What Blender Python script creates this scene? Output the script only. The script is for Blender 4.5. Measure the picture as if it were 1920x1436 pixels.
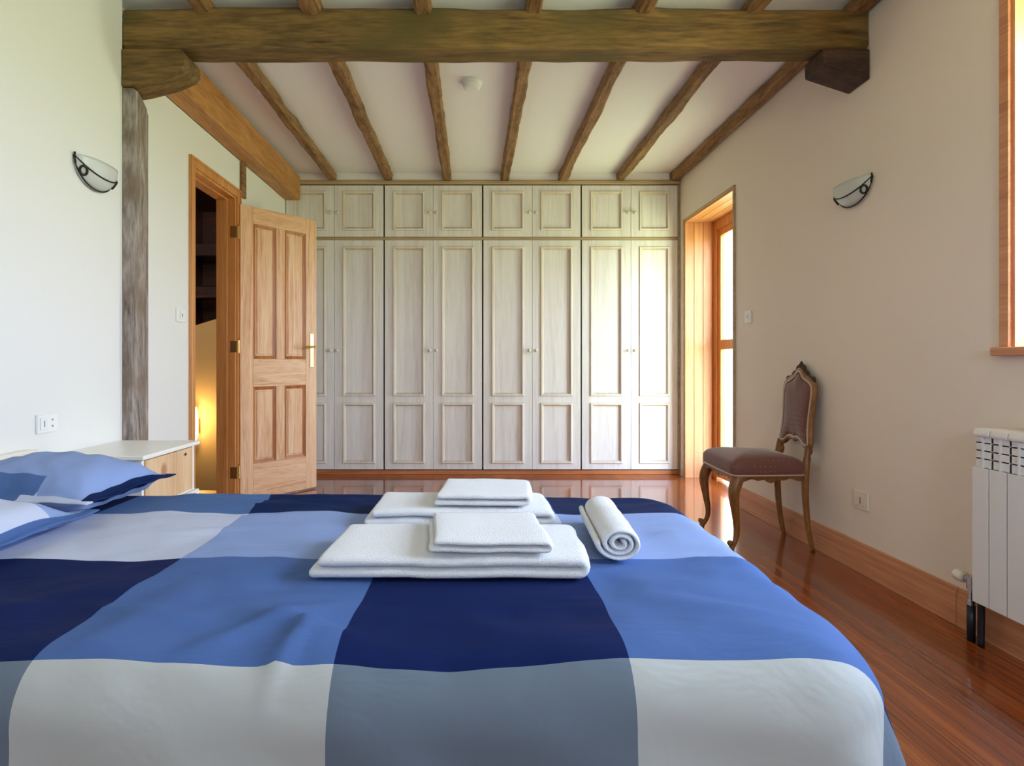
import bpy, bmesh, math, random
from mathutils import Vector, Matrix, noise
random.seed(7)
for o in list(bpy.data.objects): bpy.data.objects.remove(o)
SC = bpy.context.scene
COL = SC.collection
PI = math.pi

# ------------------------------------------------------------ camera
CAMZ = 0.98
cd = bpy.data.cameras.new('camera'); cam = bpy.data.objects.new('camera', cd); COL.objects.link(cam)
cam.location = (0, 0, CAMZ); cam.rotation_euler = (PI/2, 0, 0)
cd.sensor_width = 36; cd.lens = 1100/1920*36
cd.shift_x = 0.0375; cd.shift_y = -0.01875
cd.clip_start = 0.02
SC.camera = cam

# ------------------------------------------------------------ world: sky above, sunlit meadow below the horizon
def lin(c):
    return tuple(((v/255)/12.92 if v/255 <= 0.04045 else ((v/255+0.055)/1.055)**2.4) for v in c)
W = bpy.data.worlds.new('world'); SC.world = W; W.use_nodes = True
nt = W.node_tree; nt.nodes.clear()
tc = nt.nodes.new('ShaderNodeTexCoord'); sp = nt.nodes.new('ShaderNodeSeparateXYZ')
mr = nt.nodes.new('ShaderNodeMapRange'); mr.inputs[1].default_value = -1; mr.inputs[2].default_value = 1
cr = nt.nodes.new('ShaderNodeValToRGB')
els = cr.color_ramp.elements
els[0].position = 0.0; els[0].color = (0.34, 0.43, 0.24, 1)
els[1].position = 1.0; els[1].color = (0.36, 0.62, 1.0, 1)
e = els.new(0.485); e.color = (0.52, 0.62, 0.40, 1)
e = els.new(0.515); e.color = (0.78, 0.88, 1.0, 1)
bg = nt.nodes.new('ShaderNodeBackground'); bg.inputs[1].default_value = 12.0
wo = nt.nodes.new('ShaderNodeOutputWorld')
L = nt.links.new
L(tc.outputs['Generated'], sp.inputs[0]); L(sp.outputs[2], mr.inputs[0]); L(mr.outputs[0], cr.inputs[0])
L(cr.outputs[0], bg.inputs[0]); L(bg.outputs[0], wo.inputs[0])

# room planes
XL, XLn, XR = -1.664, -1.62, 1.824
YB, YF = 5.80, -1.40
ZC = 2.67
WD = 5.183     # wardrobe front

def area(name, loc, rot, sx, sy, power, col=(1, 1, 1), portal=False):
    l = bpy.data.lights.new(name, 'AREA'); l.shape = 'RECTANGLE'; l.size = sx; l.size_y = sy
    l.energy = power; l.color = col
    o = bpy.data.objects.new(name, l); COL.objects.link(o); o.location = loc; o.rotation_euler = rot
    if portal: l.cycles.is_portal = True
    return o
# openings used by the daylight (window beside the bed, balcony door, added window behind the camera)
area('portal_window', (XR+0.42, 1.27, 1.67), (0, PI/2, 0), 1.3, 1.5, 1, portal=True)
area('portal_balcony', (XR+0.42, 4.58, 1.1), (0, PI/2, 0), 2.2, 0.95, 1, portal=True)

area('portal_back', (0.55, YF-0.34, 1.65), (PI/2, 0, 0), 0.75, 0.85, 1, portal=True)
SC.view_settings.view_transform = 'Standard'
SC.view_settings.look = 'None'
SC.view_settings.gamma = 1
SC.view_settings.use_curve_mapping = False
SC.view_settings.exposure = 1.22

# ------------------------------------------------------------ materials
MATS = {}
def newmat(name):
    m = bpy.data.materials.new(name); m.use_nodes = True
    n = m.node_tree; b = n.nodes['Principled BSDF']
    return m, n, b
def rgba(c): return (*lin(c), 1)
def plain(name, c, rough=0.5, metal=0.0, bump=0.0, bscale=200, var=0.0, vscale=3, spec=0.5, sheen=0.0):
    m, n, b = newmat(name)
    b.inputs['Base Color'].default_value = rgba(c); b.inputs['Roughness'].default_value = rough
    b.inputs['Metallic'].default_value = metal; b.inputs['Specular IOR Level'].default_value = spec
    if sheen: b.inputs['Sheen Weight'].default_value = sheen
    t = n.nodes.new('ShaderNodeTexCoord')
    if var:
        nz = n.nodes.new('ShaderNodeTexNoise'); nz.inputs['Scale'].default_value = vscale; nz.inputs['Detail'].default_value = 5
        mx = n.nodes.new('ShaderNodeMix'); mx.data_type = 'RGBA'
        mx.inputs[6].default_value = (*[v*(1-var) for v in lin(c)], 1); mx.inputs[7].default_value = (*[min(1, v*(1+var)) for v in lin(c)], 1)
        n.links.new(t.outputs['Object'], nz.inputs['Vector']); n.links.new(nz.outputs[0], mx.inputs[0]); n.links.new(mx.outputs[2], b.inputs['Base Color'])
    if bump:
        nz = n.nodes.new('ShaderNodeTexNoise'); nz.inputs['Scale'].default_value = bscale; nz.inputs['Detail'].default_value = 4
        bp = n.nodes.new('ShaderNodeBump'); bp.inputs['Strength'].default_value = bump; bp.inputs['Distance'].default_value = 0.01
        n.links.new(t.outputs['Object'], nz.inputs['Vector']); n.links.new(nz.outputs[0], bp.inputs['Height']); n.links.new(bp.outputs[0], b.inputs['Normal'])
    return m
def wood(name, cols, axis='Z', scale=14, stretch=0.06, rough=0.5, bump=0.15, rings=0.6, coat=0.0, patch=None, planks=None):
    """cols: dark, mid, light; grain runs along axis; patch=(colour, scale) big blotches; planks=(axis, width) board seams"""
    m, n, b = newmat(name)
    t = n.nodes.new('ShaderNodeTexCoord'); mp = n.nodes.new('ShaderNodeMapping')
    s = [1, 1, 1]; s['XYZ'.index(axis)] = stretch; mp.inputs['Scale'].default_value = s
    L = n.links.new
    src = t.outputs['Object']
    rndv = None
    if planks:
        pa, pw = planks
        sx = n.nodes.new('ShaderNodeSeparateXYZ'); L(src, sx.inputs[0])
        dv = n.nodes.new('ShaderNodeMath'); dv.operation = 'DIVIDE'; dv.inputs[1].default_value = pw; L(sx.outputs['XYZ'.index(pa)], dv.inputs[0])
        fl = n.nodes.new('ShaderNodeMath'); fl.operation = 'FLOOR'; L(dv.outputs[0], fl.inputs[0])
        fr = n.nodes.new('ShaderNodeMath'); fr.operation = 'FRACT'; L(dv.outputs[0], fr.inputs[0])
        # board ends
        al = n.nodes.new('ShaderNodeMath'); al.operation = 'MULTIPLY_ADD'; al.inputs[1].default_value = 1/1.9
        wn0 = n.nodes.new('ShaderNodeTexWhiteNoise'); wn0.noise_dimensions = '1D'; L(fl.outputs[0], wn0.inputs['W'])
        L(sx.outputs['XYZ'.index(axis)], al.inputs[0]); L(wn0.outputs[0], al.inputs[2])
        fl2 = n.nodes.new('ShaderNodeMath'); fl2.operation = 'FLOOR'; L(al.outputs[0], fl2.inputs[0])
        cb = n.nodes.new('ShaderNodeCombineXYZ'); L(fl.outputs[0], cb.inputs[0]); L(fl2.outputs[0], cb.inputs[1])
        wn = n.nodes.new('ShaderNodeTexWhiteNoise'); wn.noise_dimensions = '3D'; L(cb.outputs[0], wn.inputs['Vector'])
        ad = n.nodes.new('ShaderNodeVectorMath'); ad.operation = 'MULTIPLY_ADD'; ad.inputs[1].default_value = (9, 9, 9)
        L(wn.outputs['Color'], ad.inputs[0]); L(src, ad.inputs[2]); src = ad.outputs[0]; rndv = wn.outputs['Value']
        seam = n.nodes.new('ShaderNodeMath'); seam.operation = 'LESS_THAN'; seam.inputs[1].default_value = 0.0018/pw*1.3; L(fr.outputs[0], seam.inputs[0])
    L(src, mp.inputs[0])
    n1 = n.nodes.new('ShaderNodeTexNoise'); n1.inputs['Scale'].default_value = scale; n1.inputs['Detail'].default_value = 7; n1.inputs['Roughness'].default_value = 0.62
    n1.inputs['Distortion'].default_value = rings; L(mp.outputs[0], n1.inputs['Vector'])
    n2 = n.nodes.new('ShaderNodeTexNoise'); n2.inputs['Scale'].default_value = scale*9; n2.inputs['Detail'].default_value = 3; L(mp.outputs[0], n2.inputs['Vector'])
    mxn = n.nodes.new('ShaderNodeMath'); mxn.operation = 'MULTIPLY_ADD'; mxn.inputs[1].default_value = 0.35; L(n2.outputs[0], mxn.inputs[0])
    m2 = n.nodes.new('ShaderNodeMath'); m2.operation = 'MULTIPLY'; m2.inputs[1].default_value = 0.65; L(n1.outputs[0], m2.inputs[0]); L(m2.outputs[0], mxn.inputs[2])
    cr = n.nodes.new('ShaderNodeValToRGB'); e = cr.color_ramp.elements
    e[0].position = 0.36; e[0].color = rgba(cols[0]); e[1].position = 0.64; e[1].color = rgba(cols[2])
    k = e.new(0.5); k.color = rgba(cols[1]); L(mxn.outputs[0], cr.inputs[0])
    out = cr.outputs[0]
    def mix(fac, a, c, mode='MIX'):
        mx = n.nodes.new('ShaderNodeMix'); mx.data_type = 'RGBA'; mx.blend_type = mode
        if isinstance(fac, float): mx.inputs[0].default_value = fac
        else: L(fac, mx.inputs[0])
        L(a, mx.inputs[6])
        if isinstance(c, tuple): mx.inputs[7].default_value = c
        else: L(c, mx.inputs[7])
        return mx.outputs[2]
    if patch:
        n3 = n.nodes.new('ShaderNodeTexNoise'); n3.inputs['Scale'].default_value = patch[1]; n3.inputs['Detail'].default_value = 5; L(t.outputs['Object'], n3.inputs['Vector'])
        r3 = n.nodes.new('ShaderNodeMapRange'); r3.inputs[1].default_value = 0.45; r3.inputs[2].default_value = 0.68; L(n3.outputs[0], r3.inputs[0])
        out = mix(r3.outputs[0], out, rgba(patch[0]))
    if planks:
        r4 = n.nodes.new('ShaderNodeMapRange'); r4.inputs[3].default_value = 0.72; r4.inputs[4].default_value = 1.22; L(rndv, r4.inputs[0])
        cmb = n.nodes.new('ShaderNodeCombineColor')
        for i in range(3): L(r4.outputs[0], cmb.inputs[i])
        out = mix(1.0, out, cmb.outputs[0], 'MULTIPLY')
        out = mix(seam.outputs[0], out, (*[v*0.25 for v in lin(cols[0])], 1))
    L(out, b.inputs['Base Color'])
    b.inputs['Roughness'].default_value = rough
    if coat: b.inputs['Coat Weight'].default_value = coat; b.inputs['Coat Roughness'].default_value = 0.06
    if bump:
        bp = n.nodes.new('ShaderNodeBump'); bp.inputs['Strength'].default_value = bump; bp.inputs['Distance'].default_value = 0.006
        L(mxn.outputs[0], bp.inputs['Height']); L(bp.outputs[0], b.inputs['Normal'])
    return m

M = {}
M['plaster'] = plain('plaster_white', (228, 226, 222), 0.75, bump=0.08, bscale=9, spec=0.2)
M['plaster_rough'] = plain('plaster_rough', (232, 230, 226), 0.8, bump=0.18, bscale=10, spec=0.2)
M['plaster_beige'] = plain('plaster_beige', (240, 226, 212), 0.7, bump=0.05, bscale=9, spec=0.3)
M['ceiling'] = plain('ceiling_plaster', (246, 243, 243), 0.8, bump=0.05, bscale=8, spec=0.2)
M['ochre'] = plain('hall_ochre', (196, 160, 104), 0.8, spec=0.2)
M['floor'] = wood('floor_boards', ((112, 46, 16), (152, 72, 26), (184, 100, 42)), 'Y', 14, 0.02, 0.2, 0.02, 0.2, coat=0.6, planks=('X', 0.088))
M['beamX'] = wood('old_oak_beam', ((66, 48, 22), (116, 88, 44), (146, 112, 60)), 'X', 9, 0.12, 0.75, 0.8, 1.2, patch=((92, 78, 34), 2.2))
M['joist'] = wood('old_oak_joist', ((96, 66, 38), (140, 102, 62), (172, 132, 86)), 'Y', 16, 0.15, 0.75, 0.9, 1.2)
M['corbel'] = wood('dark_corbel', ((40, 24, 20), (64, 42, 34), (84, 58, 44)), 'X', 12, 0.2, 0.7, 0.6, 1.0)
M['post'] = wood('grey_oak_post', ((92, 80, 70), (150, 138, 130), (188, 176, 170)), 'Z', 9, 0.2, 0.85, 0.9, 1.8, patch=((124, 104, 86), 5))
M['boxbeam'] = wood('fir_beam', ((160, 104, 50), (190, 132, 72), (206, 150, 88)), 'Y', 9, 0.12, 0.55, 0.2, 1.2)
M['oak'] = wood('honey_oak', ((204, 146, 102), (228, 180, 138), (240, 202, 166)), 'Z', 20, 0.05, 0.4, 0.1, 1.6)
M['oakY'] = wood('honey_oak_h', ((204, 146, 102), (228, 180, 138), (240, 202, 166)), 'X', 20, 0.08, 0.4, 0.1, 1.6)
M['oakd'] = wood('shaded_oak_moulding', ((140, 80, 34), (174, 106, 50), (192, 126, 66)), 'Z', 20, 0.05, 0.4, 0.1, 0.8)  # darker orange oak, with the shade along the panels put into the colour
M['frame'] = wood('orange_pine_frame', ((186, 118, 60), (208, 140, 76), (222, 160, 96)), 'Z', 16, 0.04, 0.4, 0.08, 0.6)
M['frameY'] = wood('orange_pine_frame_y', ((186, 118, 60), (208, 140, 76), (222, 160, 96)), 'Y', 16, 0.04, 0.4, 0.08, 0.6)
M['pine'] = wood('pine_boards', ((196, 130, 80), (216, 152, 102), (228, 170, 122)), 'Z', 10, 0.05, 0.42, 0.06, 0.8)
M['pineX'] = wood('pine_boards_x', ((190, 124, 70), (210, 144, 90), (222, 162, 110)), 'Y', 10, 0.05, 0.42, 0.06, 0.8)
M['base'] = wood('baseboard_wood', ((186, 120, 82), (210, 146, 106), (222, 162, 124)), 'Y', 14, 0.04, 0.4, 0.05, 0.5)
M['plinth'] = wood('wardrobe_plinth', ((176, 104, 62), (204, 132, 84), (216, 150, 102)), 'X', 14, 0.04, 0.4, 0.05, 0.5)
M['limed'] = wood('limed_oak', ((226, 222, 216), (240, 238, 234), (247, 246, 244)), 'Z', 12, 0.045, 0.5, 0.08, 1.2)
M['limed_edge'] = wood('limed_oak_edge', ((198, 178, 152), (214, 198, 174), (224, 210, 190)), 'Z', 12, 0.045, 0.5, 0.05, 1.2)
M['limed_trim'] = wood('limed_trim', ((168, 142, 108), (186, 162, 126), (200, 178, 144)), 'X', 12, 0.045, 0.5, 0.05, 1.2)
M['carcass_brown'] = plain('cabinet_inside', (120, 96, 70), 0.7)  # one even brown for the wardrobe carcasses
M['knob'] = plain('pale_knob', (226, 218, 200), 0.3)
M['walnut'] = wood('chair_walnut', ((92, 54, 22), (134, 86, 40), (160, 108, 56)), 'Z', 14, 0.2, 0.35, 0.1, 0.8)
M['chairedge'] = plain('worn_gilt_edge', (196, 164, 138), 0.35)
M['brass'] = plain('brass', (222, 190, 120), 0.25, 0.9)
M['chrome'] = plain('chrome', (190, 196, 205), 0.2, 1.0)
M['iron'] = plain('dark_iron', (58, 54, 50), 0.4, 0.8)
M['frost'] = plain('frosted_glass', (226, 230, 226), 0.25, spec=0.6)
M['frost'].node_tree.nodes['Principled BSDF'].inputs['Transmission Weight'].default_value = 0.25
M['frost'].node_tree.nodes['Principled BSDF'].inputs['Roughness'].default_value = 0.4
M['plastic'] = plain('white_plastic', (238, 238, 234), 0.35)
M['plastic_cream'] = plain('cream_plastic', (232, 220, 204), 0.35)
M['greyp'] = plain('grey_plastic', (150, 148, 144), 0.4)
M['radiator'] = plain('radiator_enamel', (236, 234, 234), 0.3)
M['radin'] = plain('radiator_inner', (186, 190, 186), 0.4)
M['pipe'] = plain('dark_pipe', (44, 48, 54), 0.4, 0.5)
M['cream'] = plain('cream_lacquer', (236, 228, 212), 0.35)
M['whitelac'] = plain('white_lacquer', (244, 240, 232), 0.35)
M['sheet'] = plain('white_sheet', (230, 232, 238), 0.9)
M['towel'] = plain('terry_towel', (240, 240, 244), 0.95, bump=0.55, bscale=420, spec=0.1, sheen=0.3)
M['black'] = plain('dark_gap', (26, 22, 20), 0.8)
M['darkwood'] = wood('hall_dark_wood', ((34, 14, 8), (60, 26, 14), (84, 40, 22)), 'X', 10, 0.1, 0.5, 0.1, 0.8, planks=('Z', 0.14))
# knotty pine drawer
def knotty():
    m = wood('knotty_pine', ((206, 160, 116), (224, 184, 140), (234, 200, 160)), 'Z', 10, 0.06, 0.45, 0.05, 0.8)
    n = m.node_tree; b = n.nodes['Principled BSDF']
    src = b.inputs['Base Color'].links[0].from_socket
    t = n.nodes.new('ShaderNodeTexCoord'); mp = n.nodes.new('ShaderNodeMapping'); mp.inputs['Location'].default_value = (0, -2.40, -0.545)
    mp.inputs['Scale'].default_value = (0, 1, 0.8)
    mp2 = n.nodes.new('ShaderNodeVectorMath'); mp2.operation = 'LENGTH'
    n.links.new(t.outputs['Object'], mp.inputs[0])
    mp.vector_type = 'POINT'
    mp.inputs['Location'].default_value = (0, -2.40, -0.545*0.8)
    n.links.new(mp.outputs[0], mp2.inputs[0])
    r = n.nodes.new('ShaderNodeMapRange'); r.inputs[1].default_value = 0.014; r.inputs[2].default_value = 0.03; r.inputs[3].default_value = 0.75; r.inputs[4].default_value = 0
    n.links.new(mp2.outputs['Value'], r.inputs[0])
    mx = n.nodes.new('ShaderNodeMix'); mx.data_type = 'RGBA'; mx.inputs[7].default_value = rgba((168, 100, 62))
    n.links.new(r.outputs[0], mx.inputs[0]); n.links.new(src, mx.inputs[6]); n.links.new(mx.outputs[2], b.inputs['Base Color'])
    return m
M['knotty'] = knotty()
def upholstery():
    m, n, b = newmat('burgundy_upholstery')
    t = n.nodes.new('ShaderNodeTexCoord'); v = n.nodes.new('ShaderNodeTexVoronoi'); v.inputs['Scale'].default_value = 38; v.inputs['Randomness'].default_value = 0.15
    n.links.new(t.outputs['Object'], v.inputs['Vector'])
    cr = n.nodes.new('ShaderNodeValToRGB'); e = cr.color_ramp.elements
    e[0].position = 0.18; e[0].color = rgba((134, 90, 76)); e[1].position = 0.30; e[1].color = rgba((114, 70, 62))
    n.links.new(v.outputs['Distance'], cr.inputs[0]); n.links.new(cr.outputs[0], b.inputs['Base Color'])
    b.inputs['Roughness'].default_value = 0.75; b.inputs['Sheen Weight'].default_value = 0.5; b.inputs['Sheen Roughness'].default_value = 0.4
    return m
M['uph'] = upholstery()
def glass(name, tint):
    m = bpy.data.materials.new(name); m.use_nodes = True; n = m.node_tree; n.nodes.clear()
    o = n.nodes.new('ShaderNodeOutputMaterial'); mx = n.nodes.new('ShaderNodeMixShader'); tr = n.nodes.new('ShaderNodeBsdfTransparent'); gl = n.nodes.new('ShaderNodeBsdfGlossy')
    tr.inputs[0].default_value = (tint, tint, tint, 1); gl.inputs['Roughness'].default_value = 0.02; mx.inputs[0].default_value = 0.06
    n.links.new(tr.outputs[0], mx.inputs[1]); n.links.new(gl.outputs[0], mx.inputs[2]); n.links.new(mx.outputs[0], o.inputs[0])
    return m
M['glass'] = glass('window_glass', 1.0); M['glass_dim'] = glass('dimmed_door_glass', 0.8)  # balcony door panes darkened to hold back the daylight
def emis(name, c, s):
    m, n, b = newmat(name); b.inputs['Emission Color'].default_value = (*c, 1); b.inputs['Emission Strength'].default_value = s
    b.inputs['Base Color'].default_value = (*c, 1); return m
M['warm'] = emis('warm_lamp_glass', (1.0, 0.78, 0.45), 3)

CA = [(80, 108, 158), (192, 198, 220), (10, 28, 80), (108, 120, 136)]     # columns of one kind, far row first
CB = [(14, 34, 78), (138, 158, 204), (76, 104, 160), (184, 187, 186)]
def checks(name):
    m, n, b = newmat(name); L = n.links.new
    uv = n.nodes.new('ShaderNodeUVMap'); uv.uv_map = 'UVMap'; s = n.nodes.new('ShaderNodeSeparateXYZ'); L(uv.outputs[0], s.inputs[0])
    def ramp(cols):
        dv = n.nodes.new('ShaderNodeMath'); dv.operation = 'MULTIPLY'; dv.inputs[1].default_value = 0.25; L(s.outputs[1], dv.inputs[0])
        fr = n.nodes.new('ShaderNodeMath'); fr.operation = 'FRACT'; L(dv.outputs[0], fr.inputs[0])
        cr = n.nodes.new('ShaderNodeValToRGB'); cr.color_ramp.interpolation = 'CONSTANT'; e = cr.color_ramp.elements
        e[0].position = 0; e[0].color = rgba(cols[0]); e[1].position = 0.25; e[1].color = rgba(cols[1])
        for i in (2, 3): k = e.new(i*0.25); k.color = rgba(cols[i])
        L(fr.outputs[0], cr.inputs[0]); return cr.outputs[0]
    h = n.nodes.new('ShaderNodeMath'); h.operation = 'MULTIPLY'; h.inputs[1].default_value = 0.5; L(s.outputs[0], h.inputs[0])
    f = n.nodes.new('ShaderNodeMath'); f.operation = 'FRACT'; L(h.outputs[0], f.inputs[0])
    g = n.nodes.new('ShaderNodeMath'); g.operation = 'LESS_THAN'; g.inputs[1].default_value = 0.5; L(f.outputs[0], g.inputs[0])
    mx = n.nodes.new('ShaderNodeMix'); mx.data_type = 'RGBA'; L(g.outputs[0], mx.inputs[0]); L(ramp(CA), mx.inputs[6]); L(ramp(CB), mx.inputs[7])
    L(mx.outputs[2], b.inputs['Base Color']); b.inputs['Roughness'].default_value = 0.85; b.inputs['Specular IOR Level'].default_value = 0.15
    t = n.nodes.new('ShaderNodeTexCoord'); nz = n.nodes.new('ShaderNodeTexNoise'); nz.inputs['Scale'].default_value = 7; nz.inputs['Detail'].default_value = 3; nz.inputs['Distortion'].default_value = 0.4
    mp = n.nodes.new('ShaderNodeMapping'); mp.inputs['Scale'].default_value = (1, 2.2, 1); mp.inputs['Rotation'].default_value = (0, 0, 0.5); L(t.outputs['Object'], mp.inputs[0]); L(mp.outputs[0], nz.inputs['Vector'])
    nw = n.nodes.new('ShaderNodeTexNoise'); nw.inputs['Scale'].default_value = 700; L(t.outputs['Object'], nw.inputs['Vector'])
    b1 = n.nodes.new('ShaderNodeBump'); b1.inputs['Strength'].default_value = 0.3; b1.inputs['Distance'].default_value = 0.02; L(nz.outputs[0], b1.inputs['Height'])
    b2 = n.nodes.new('ShaderNodeBump'); b2.inputs['Strength'].default_value = 0.08; b2.inputs['Distance'].default_value = 0.002; L(nw.outputs[0], b2.inputs['Height']); L(b1.outputs[0], b2.inputs['Normal'])
    L(b2.outputs[0], b.inputs['Normal']); return m
M['checks'] = checks('checked_cotton')

# ------------------------------------------------------------ mesh helpers
def obj(name, bm, mat, parent=None, smooth=False, bevel=0, seg=2, recalc=True):
    if recalc: bmesh.ops.recalc_face_normals(bm, faces=bm.faces)
    me = bpy.data.meshes.new(name); bm.to_mesh(me); bm.free()
    if isinstance(mat, (list, tuple)):
        for x in mat: me.materials.append(x)
    else: me.materials.append(mat)
    o = bpy.data.objects.new(name, me); COL.objects.link(o)
    if parent:
        o.parent = parent
        o.matrix_parent_inverse = Matrix.Identity(4)
        o.location = -Vector(abs_loc(parent))
    if smooth:
        for p in me.polygons: p.use_smooth = True
    if bevel:
        b = o.modifiers.new('bevel', 'BEVEL'); b.width = bevel; b.segments = seg; b.limit_method = 'ANGLE'; b.angle_limit = math.radians(40)
        b.harden_normals = False
    return o
def abs_loc(o):
    l = Vector(o.location)
    while o.parent: o = o.parent; l = l + Vector(o.location)
    return l
def thing(name, label, cat, loc=(0, 0, 0), group=None, kind=None):
    o = bpy.data.objects.new(name, None); COL.objects.link(o); o.location = loc; o.empty_display_size = 0.1
    return tag(o, label, cat, group, kind)
def tag(o, label, cat=None, group=None, kind=None):
    o['label'] = label
    if cat: o['category'] = cat
    if group: o['group'] = group
    if kind: o['kind'] = kind
    return o
def struct(o, label=None):
    o['kind'] = 'structure'
    if label: o['label'] = label
    return o
def box(bm, x0, x1, y0, y1, z0, z1, mi=0):
    vs = [bm.verts.new((x, y, z)) for x in (x0, x1) for y in (y0, y1) for z in (z0, z1)]
    fs = [(0, 1, 3, 2), (4, 6, 7, 5), (0, 4, 5, 1), (2, 3, 7, 6), (0, 2, 6, 4), (1, 5, 7, 3)]
    for f in fs:
        fc = bm.faces.new([vs[i] for i in f]); fc.material_index = mi
    return vs
def BX(*boxes):
    bm = bmesh.new()
    for b in boxes: box(bm, *b)
    return bm
def prism(bm, poly, axis, a, b, mi=0):
    """poly in the other two axes (order XYZ minus axis), extruded along axis from a to b"""
    def p(u, v, w):
        return {'X': (w, u, v), 'Y': (u, w, v), 'Z': (u, v, w)}[axis]
    lo = [bm.verts.new(p(u, v, a)) for u, v in poly]; hi = [bm.verts.new(p(u, v, b)) for u, v in poly]
    n = len(poly)
    for fl in (bm.faces.new(lo[::-1]), bm.faces.new(hi)): fl.material_index = mi
    for i in range(n):
        f = bm.faces.new((lo[i], lo[(i+1) % n], hi[(i+1) % n], hi[i])); f.material_index = mi
def catmull(pts, n=6, closed=False):
    P = [Vector(p) for p in pts]; out = []
    N = len(P); rng = N if closed else N-1
    for i in range(rng):
        if closed: a, b, c, d = P[(i-1) % N], P[i], P[(i+1) % N], P[(i+2) % N]
        else: a, b, c, d = P[max(i-1, 0)], P[i], P[i+1], P[min(i+2, N-1)]
        for k in range(n):
            t = k/n
            out.append(0.5*((2*b)+(c-a)*t+(2*a-5*b+4*c-d)*t*t+(3*b-a-3*c+d)*t**3))
    if not closed: out.append(P[-1])
    return out
def tube(bm, pts, rad, n=10, closed=False, flat=(1, 1), up=(0, 0, 1), caps=True):
    pts = [Vector(p) for p in pts]; N = len(pts)
    if not isinstance(rad, (list, tuple)): rad = [rad]*N
    rings = []; upv = Vector(up)
    prev = None
    for i, p in enumerate(pts):
        if closed: t = (pts[(i+1) % N]-pts[i-1]).normalized()
        else: t = (pts[min(i+1, N-1)]-pts[max(i-1, 0)]).normalized()
        if prev is None:
            a = upv.cross(t)
            if a.length < 1e-4: a = Vector((1, 0, 0)).cross(t)
            a.normalize()
        else:
            a = prev-t*prev.dot(t); a.normalize()
        prev = a; b = t.cross(a)
        r = rad[i]
        rings.append([bm.verts.new(p+a*(math.cos(2*PI*k/n)*r*flat[0])+b*(math.sin(2*PI*k/n)*r*flat[1])) for k in range(n)])
    for i in range(N if closed else N-1):
        A, B = rings[i], rings[(i+1) % N]
        for k in range(n): bm.faces.new((A[k], A[(k+1) % n], B[(k+1) % n], B[k]))
    if caps and not closed:
        bm.faces.new(rings[0][::-1]); bm.faces.new(rings[-1])
def rads(ctrl, total):
    """radii list interpolated smoothly over `total` samples"""
    c = catmull([(r, 0, 0) for r in ctrl], 24); out = []
    for i in range(total): out.append(c[int(round(i/(total-1)*(len(c)-1)))].x)
    return out
def lathe(bm, prof, c, axis='Z', n=20):
    rings = []
    for r, h in prof:
        ring = []
        for k in range(n):
            a = 2*PI*k/n; u, v = max(r, 1e-4)*math.cos(a), max(r, 1e-4)*math.sin(a)
            d = {'Z': (u, v, h), 'Y': (u, h, v), 'X': (h, u, v)}[axis]
            ring.append(bm.verts.new((c[0]+d[0], c[1]+d[1], c[2]+d[2])))
        rings.append(ring)
    for A, B in zip(rings, rings[1:]):
        for k in range(n): bm.faces.new((A[k], A[(k+1) % n], B[(k+1) % n], B[k]))
    bm.faces.new(rings[0]); bm.faces.new(rings[-1])
def timber(x0, x1, y0, y1, z0, z1, axis, amp=0.006, step=0.06, seed=0, freq=5, ch=0.012):
    """hand-hewn timber: chamfered section swept along axis with an uneven surface"""
    bm = bmesh.new()
    ax = 'XYZ'.index(axis); R = [(x0, x1), (y0, y1), (z0, z1)]
    o1, o2 = [i for i in range(3) if i != ax]
    (a0, a1), (b0, b1) = R[o1], R[o2]
    sec = []
    def edge(p, q, n):
        for i in range(n): sec.append((p[0]+(q[0]-p[0])*i/n, p[1]+(q[1]-p[1])*i/n))
    na = max(2, int((a1-a0)/0.035)); nb = max(2, int((b1-b0)/0.035))
    edge((a0+ch, b0), (a1-ch, b0), na); edge((a1-ch, b0), (a1, b0+ch), 1); edge((a1, b0+ch), (a1, b1-ch), nb); edge((a1, b1-ch), (a1-ch, b1), 1)
    edge((a1-ch, b1), (a0+ch, b1), na); edge((a0+ch, b1), (a0, b1-ch), 1); edge((a0, b1-ch), (a0, b0+ch), nb); edge((a0, b0+ch), (a0+ch, b0), 1)
    L0, L1 = R[ax]; n = max(2, int((L1-L0)/step))
    rings = []
    ca, cb = (a0+a1)/2, (b0+b1)/2
    for i in range(n+1):
        w = L0+(L1-L0)*i/n; ring = []
        for a, b in sec:
            p = [0, 0, 0]; p[ax] = w; p[o1] = a; p[o2] = b
            v = Vector(p)
            q = Vector(p); q[ax] *= 0.5
            d = noise.noise(q*freq+Vector((seed*7.3, seed*3.1, 0)))*amp + noise.noise(q*freq*4+Vector((0, seed*3.1, 5)))*amp*0.45
            dirv = Vector((0, 0, 0)); dirv[o1] = (a-ca); dirv[o2] = (b-cb); dirv.normalize()
            v += dirv*(d-amp*0.5); ring.append(bm.verts.new(v))
        rings.append(ring)
    m = len(sec)
    for A, B in zip(rings, rings[1:]):
        for k in range(m): bm.faces.new((A[k], A[(k+1) % m], B[(k+1) % m], B[k]))
    bm.faces.new(rings[0]); bm.faces.new(rings[-1])
    return bm

# ------------------------------------------------------------ room shell
RT = 0.36   # thickness of the outer wall on the right
struct(obj('floor', BX((XL-0.02, XR+RT, YF-0.3, YB, -0.08, 0)), M['floor']), 'glossy reddish-brown plank floor')
struct(obj('ceiling', BX((XL-0.12, XR+RT, YF-0.3, YB, ZC, ZC+0.12)), M['ceiling']), 'white plaster ceiling between the joists')
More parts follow.
